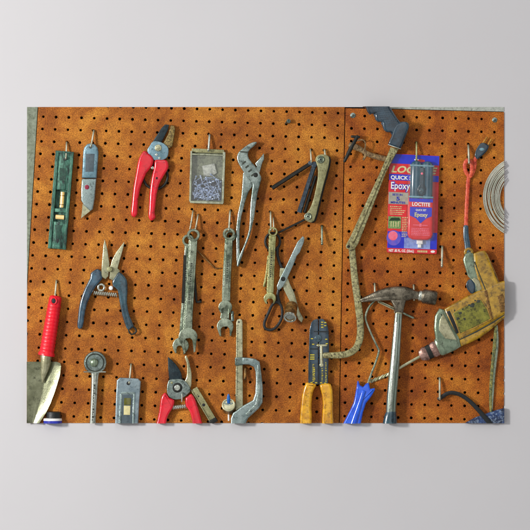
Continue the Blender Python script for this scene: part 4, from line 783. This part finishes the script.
q = random.Random(8); g = []
for x, y0, y1 in ((312.4, 364, 381), (313.6, 367, 381), (321.5, 368, 382), (325.2, 362, 381)):
    y = y0
    while y < y1: k = q.uniform(.5, 1.1); g.append(plate(rect(x, y, x+q.uniform(.8, 1.7), y+k), 6.6, 7.5, .05, 1)); y += k+q.uniform(.7, 1.2)
obj('gauge_scale', join(*g), M['mark'], t); g = []
for x, y in ((321, 321.6), (321, 324), (321, 326.6), (324, 322), (324, 325), (310.8, 338), (325, 338.6), (312, 343.6), (325.6, 343), (310, 354.2), (310, 356.4), (310, 358.4), (310.4, 381.8), (315, 382), (320, 382), (324, 382.4), (316.8, 344)): g.append(plate(rect(x, y, x+(4.4 if x == 310 else 2.2), y+1.0), 6.6, 7.5, .05, 1))
for k_ in g: obj('gauge_mark', k_, M['mark'], t)
obj('handle', plate([(305.8, 383), (308.6, 382.4), (316, 384), (314.6, 388), (312.7, 392.6), (311.5, 404), (311.2, 430), (300.4, 430), (300.9, 405), (302.8, 391)], 2, 11, 2.6, 5, sm=2), M['yellowH'], t)
obj('handle', plate([(319.6, 384.6), (325, 383.4), (331, 384), (332.8, 394), (333, 410), (332.6, 430), (322, 430), (322.8, 405), (321.5, 393)], 2, 11, 2.6, 5, sm=2), M['yellowH'], t)

# ------------------------------------------------------------------ camera, lights, world
cam = bpy.data.cameras.new('camera'); co = bpy.data.objects.new('camera', cam); COL.objects.link(co)
D = 3000*K; co.location = (0, -D, 0); co.rotation_euler = (math.radians(90), 0, 0)
cam.sensor_width = 36; cam.lens = 36*D/(530*K); cam.clip_end = 100; sc.camera = co
def area(name, loc, tgt, size, power, color=(1, 1, 1), sy=None):
    l = bpy.data.lights.new(name, 'AREA'); l.shape = 'RECTANGLE'; l.size = size; l.size_y = sy or size; l.energy = power; l.color = color
    o = bpy.data.objects.new(name, l); COL.objects.link(o); o.location = loc
    o.rotation_euler = (Vector(tgt)-Vector(loc)).to_track_quat('-Z', 'Y').to_euler(); return o
area('key_lamp', (-2.3, -2.15, .4), (0, 0, 0), .36, 80, (1, .985, .96))
area('fill_lamp', (-.6, -3.0, 1.8), (0, 0, 0), 1.6, 8, (.97, .98, 1))
w = bpy.data.worlds.new('World'); sc.world = w; w.use_nodes = True; nt = w.node_tree; bg = nt.nodes['Background']
tc = nt.nodes.new('ShaderNodeTexCoord'); sp = nt.nodes.new('ShaderNodeSeparateXYZ'); nt.links.new(tc.outputs['Generated'], sp.inputs['Vector'])
def wramp(sock, els):                       # a studio: soft bright bands between dark ones, brighter to the left and above
    mr = nt.nodes.new('ShaderNodeMapRange'); mr.inputs['From Min'].default_value = -1; mr.inputs['From Max'].default_value = 1; nt.links.new(sock, mr.inputs['Value'])
    r = nt.nodes.new('ShaderNodeValToRGB'); cr_ = r.color_ramp; cr_.interpolation = 'EASE'
    for k, (p, v) in enumerate(els):
        e = cr_.elements[k] if k < 2 and k == 0 else cr_.elements.new(p) if k else None
        e.position = p; e.color = (v, v, v, 1)
    cr_.elements.remove(cr_.elements[-1]) if len(cr_.elements) > len(els) else None
    nt.links.new(mr.outputs['Result'], r.inputs['Fac']); return r.outputs['Color']
A_ = wramp(sp.outputs['X'], [(0, .25), (.10, 1), (.22, .9), (.32, .06), (.41, .12), (.48, .95), (.56, .95), (.64, .08), (.78, .06), (.86, .7), (.97, .2)])
B_ = wramp(sp.outputs['Z'], [(0, .4), (.3, .55), (.55, .8), (.75, 1), (.97, .6)])
mx = nt.nodes.new('ShaderNodeMix'); mx.data_type = 'RGBA'; mx.blend_type = 'MULTIPLY'; mx.inputs['Factor'].default_value = 1
nt.links.new(A_, mx.inputs[6]); nt.links.new(B_, mx.inputs[7]); nt.links.new(mx.outputs[2], bg.inputs['Color'])
bg.inputs['Strength'].default_value = 1.55
sc.view_settings.view_transform = 'Standard'; sc.view_settings.look = 'None'; sc.view_settings.exposure = -0.12; sc.view_settings.gamma = 1
sc.render.engine = 'CYCLES'
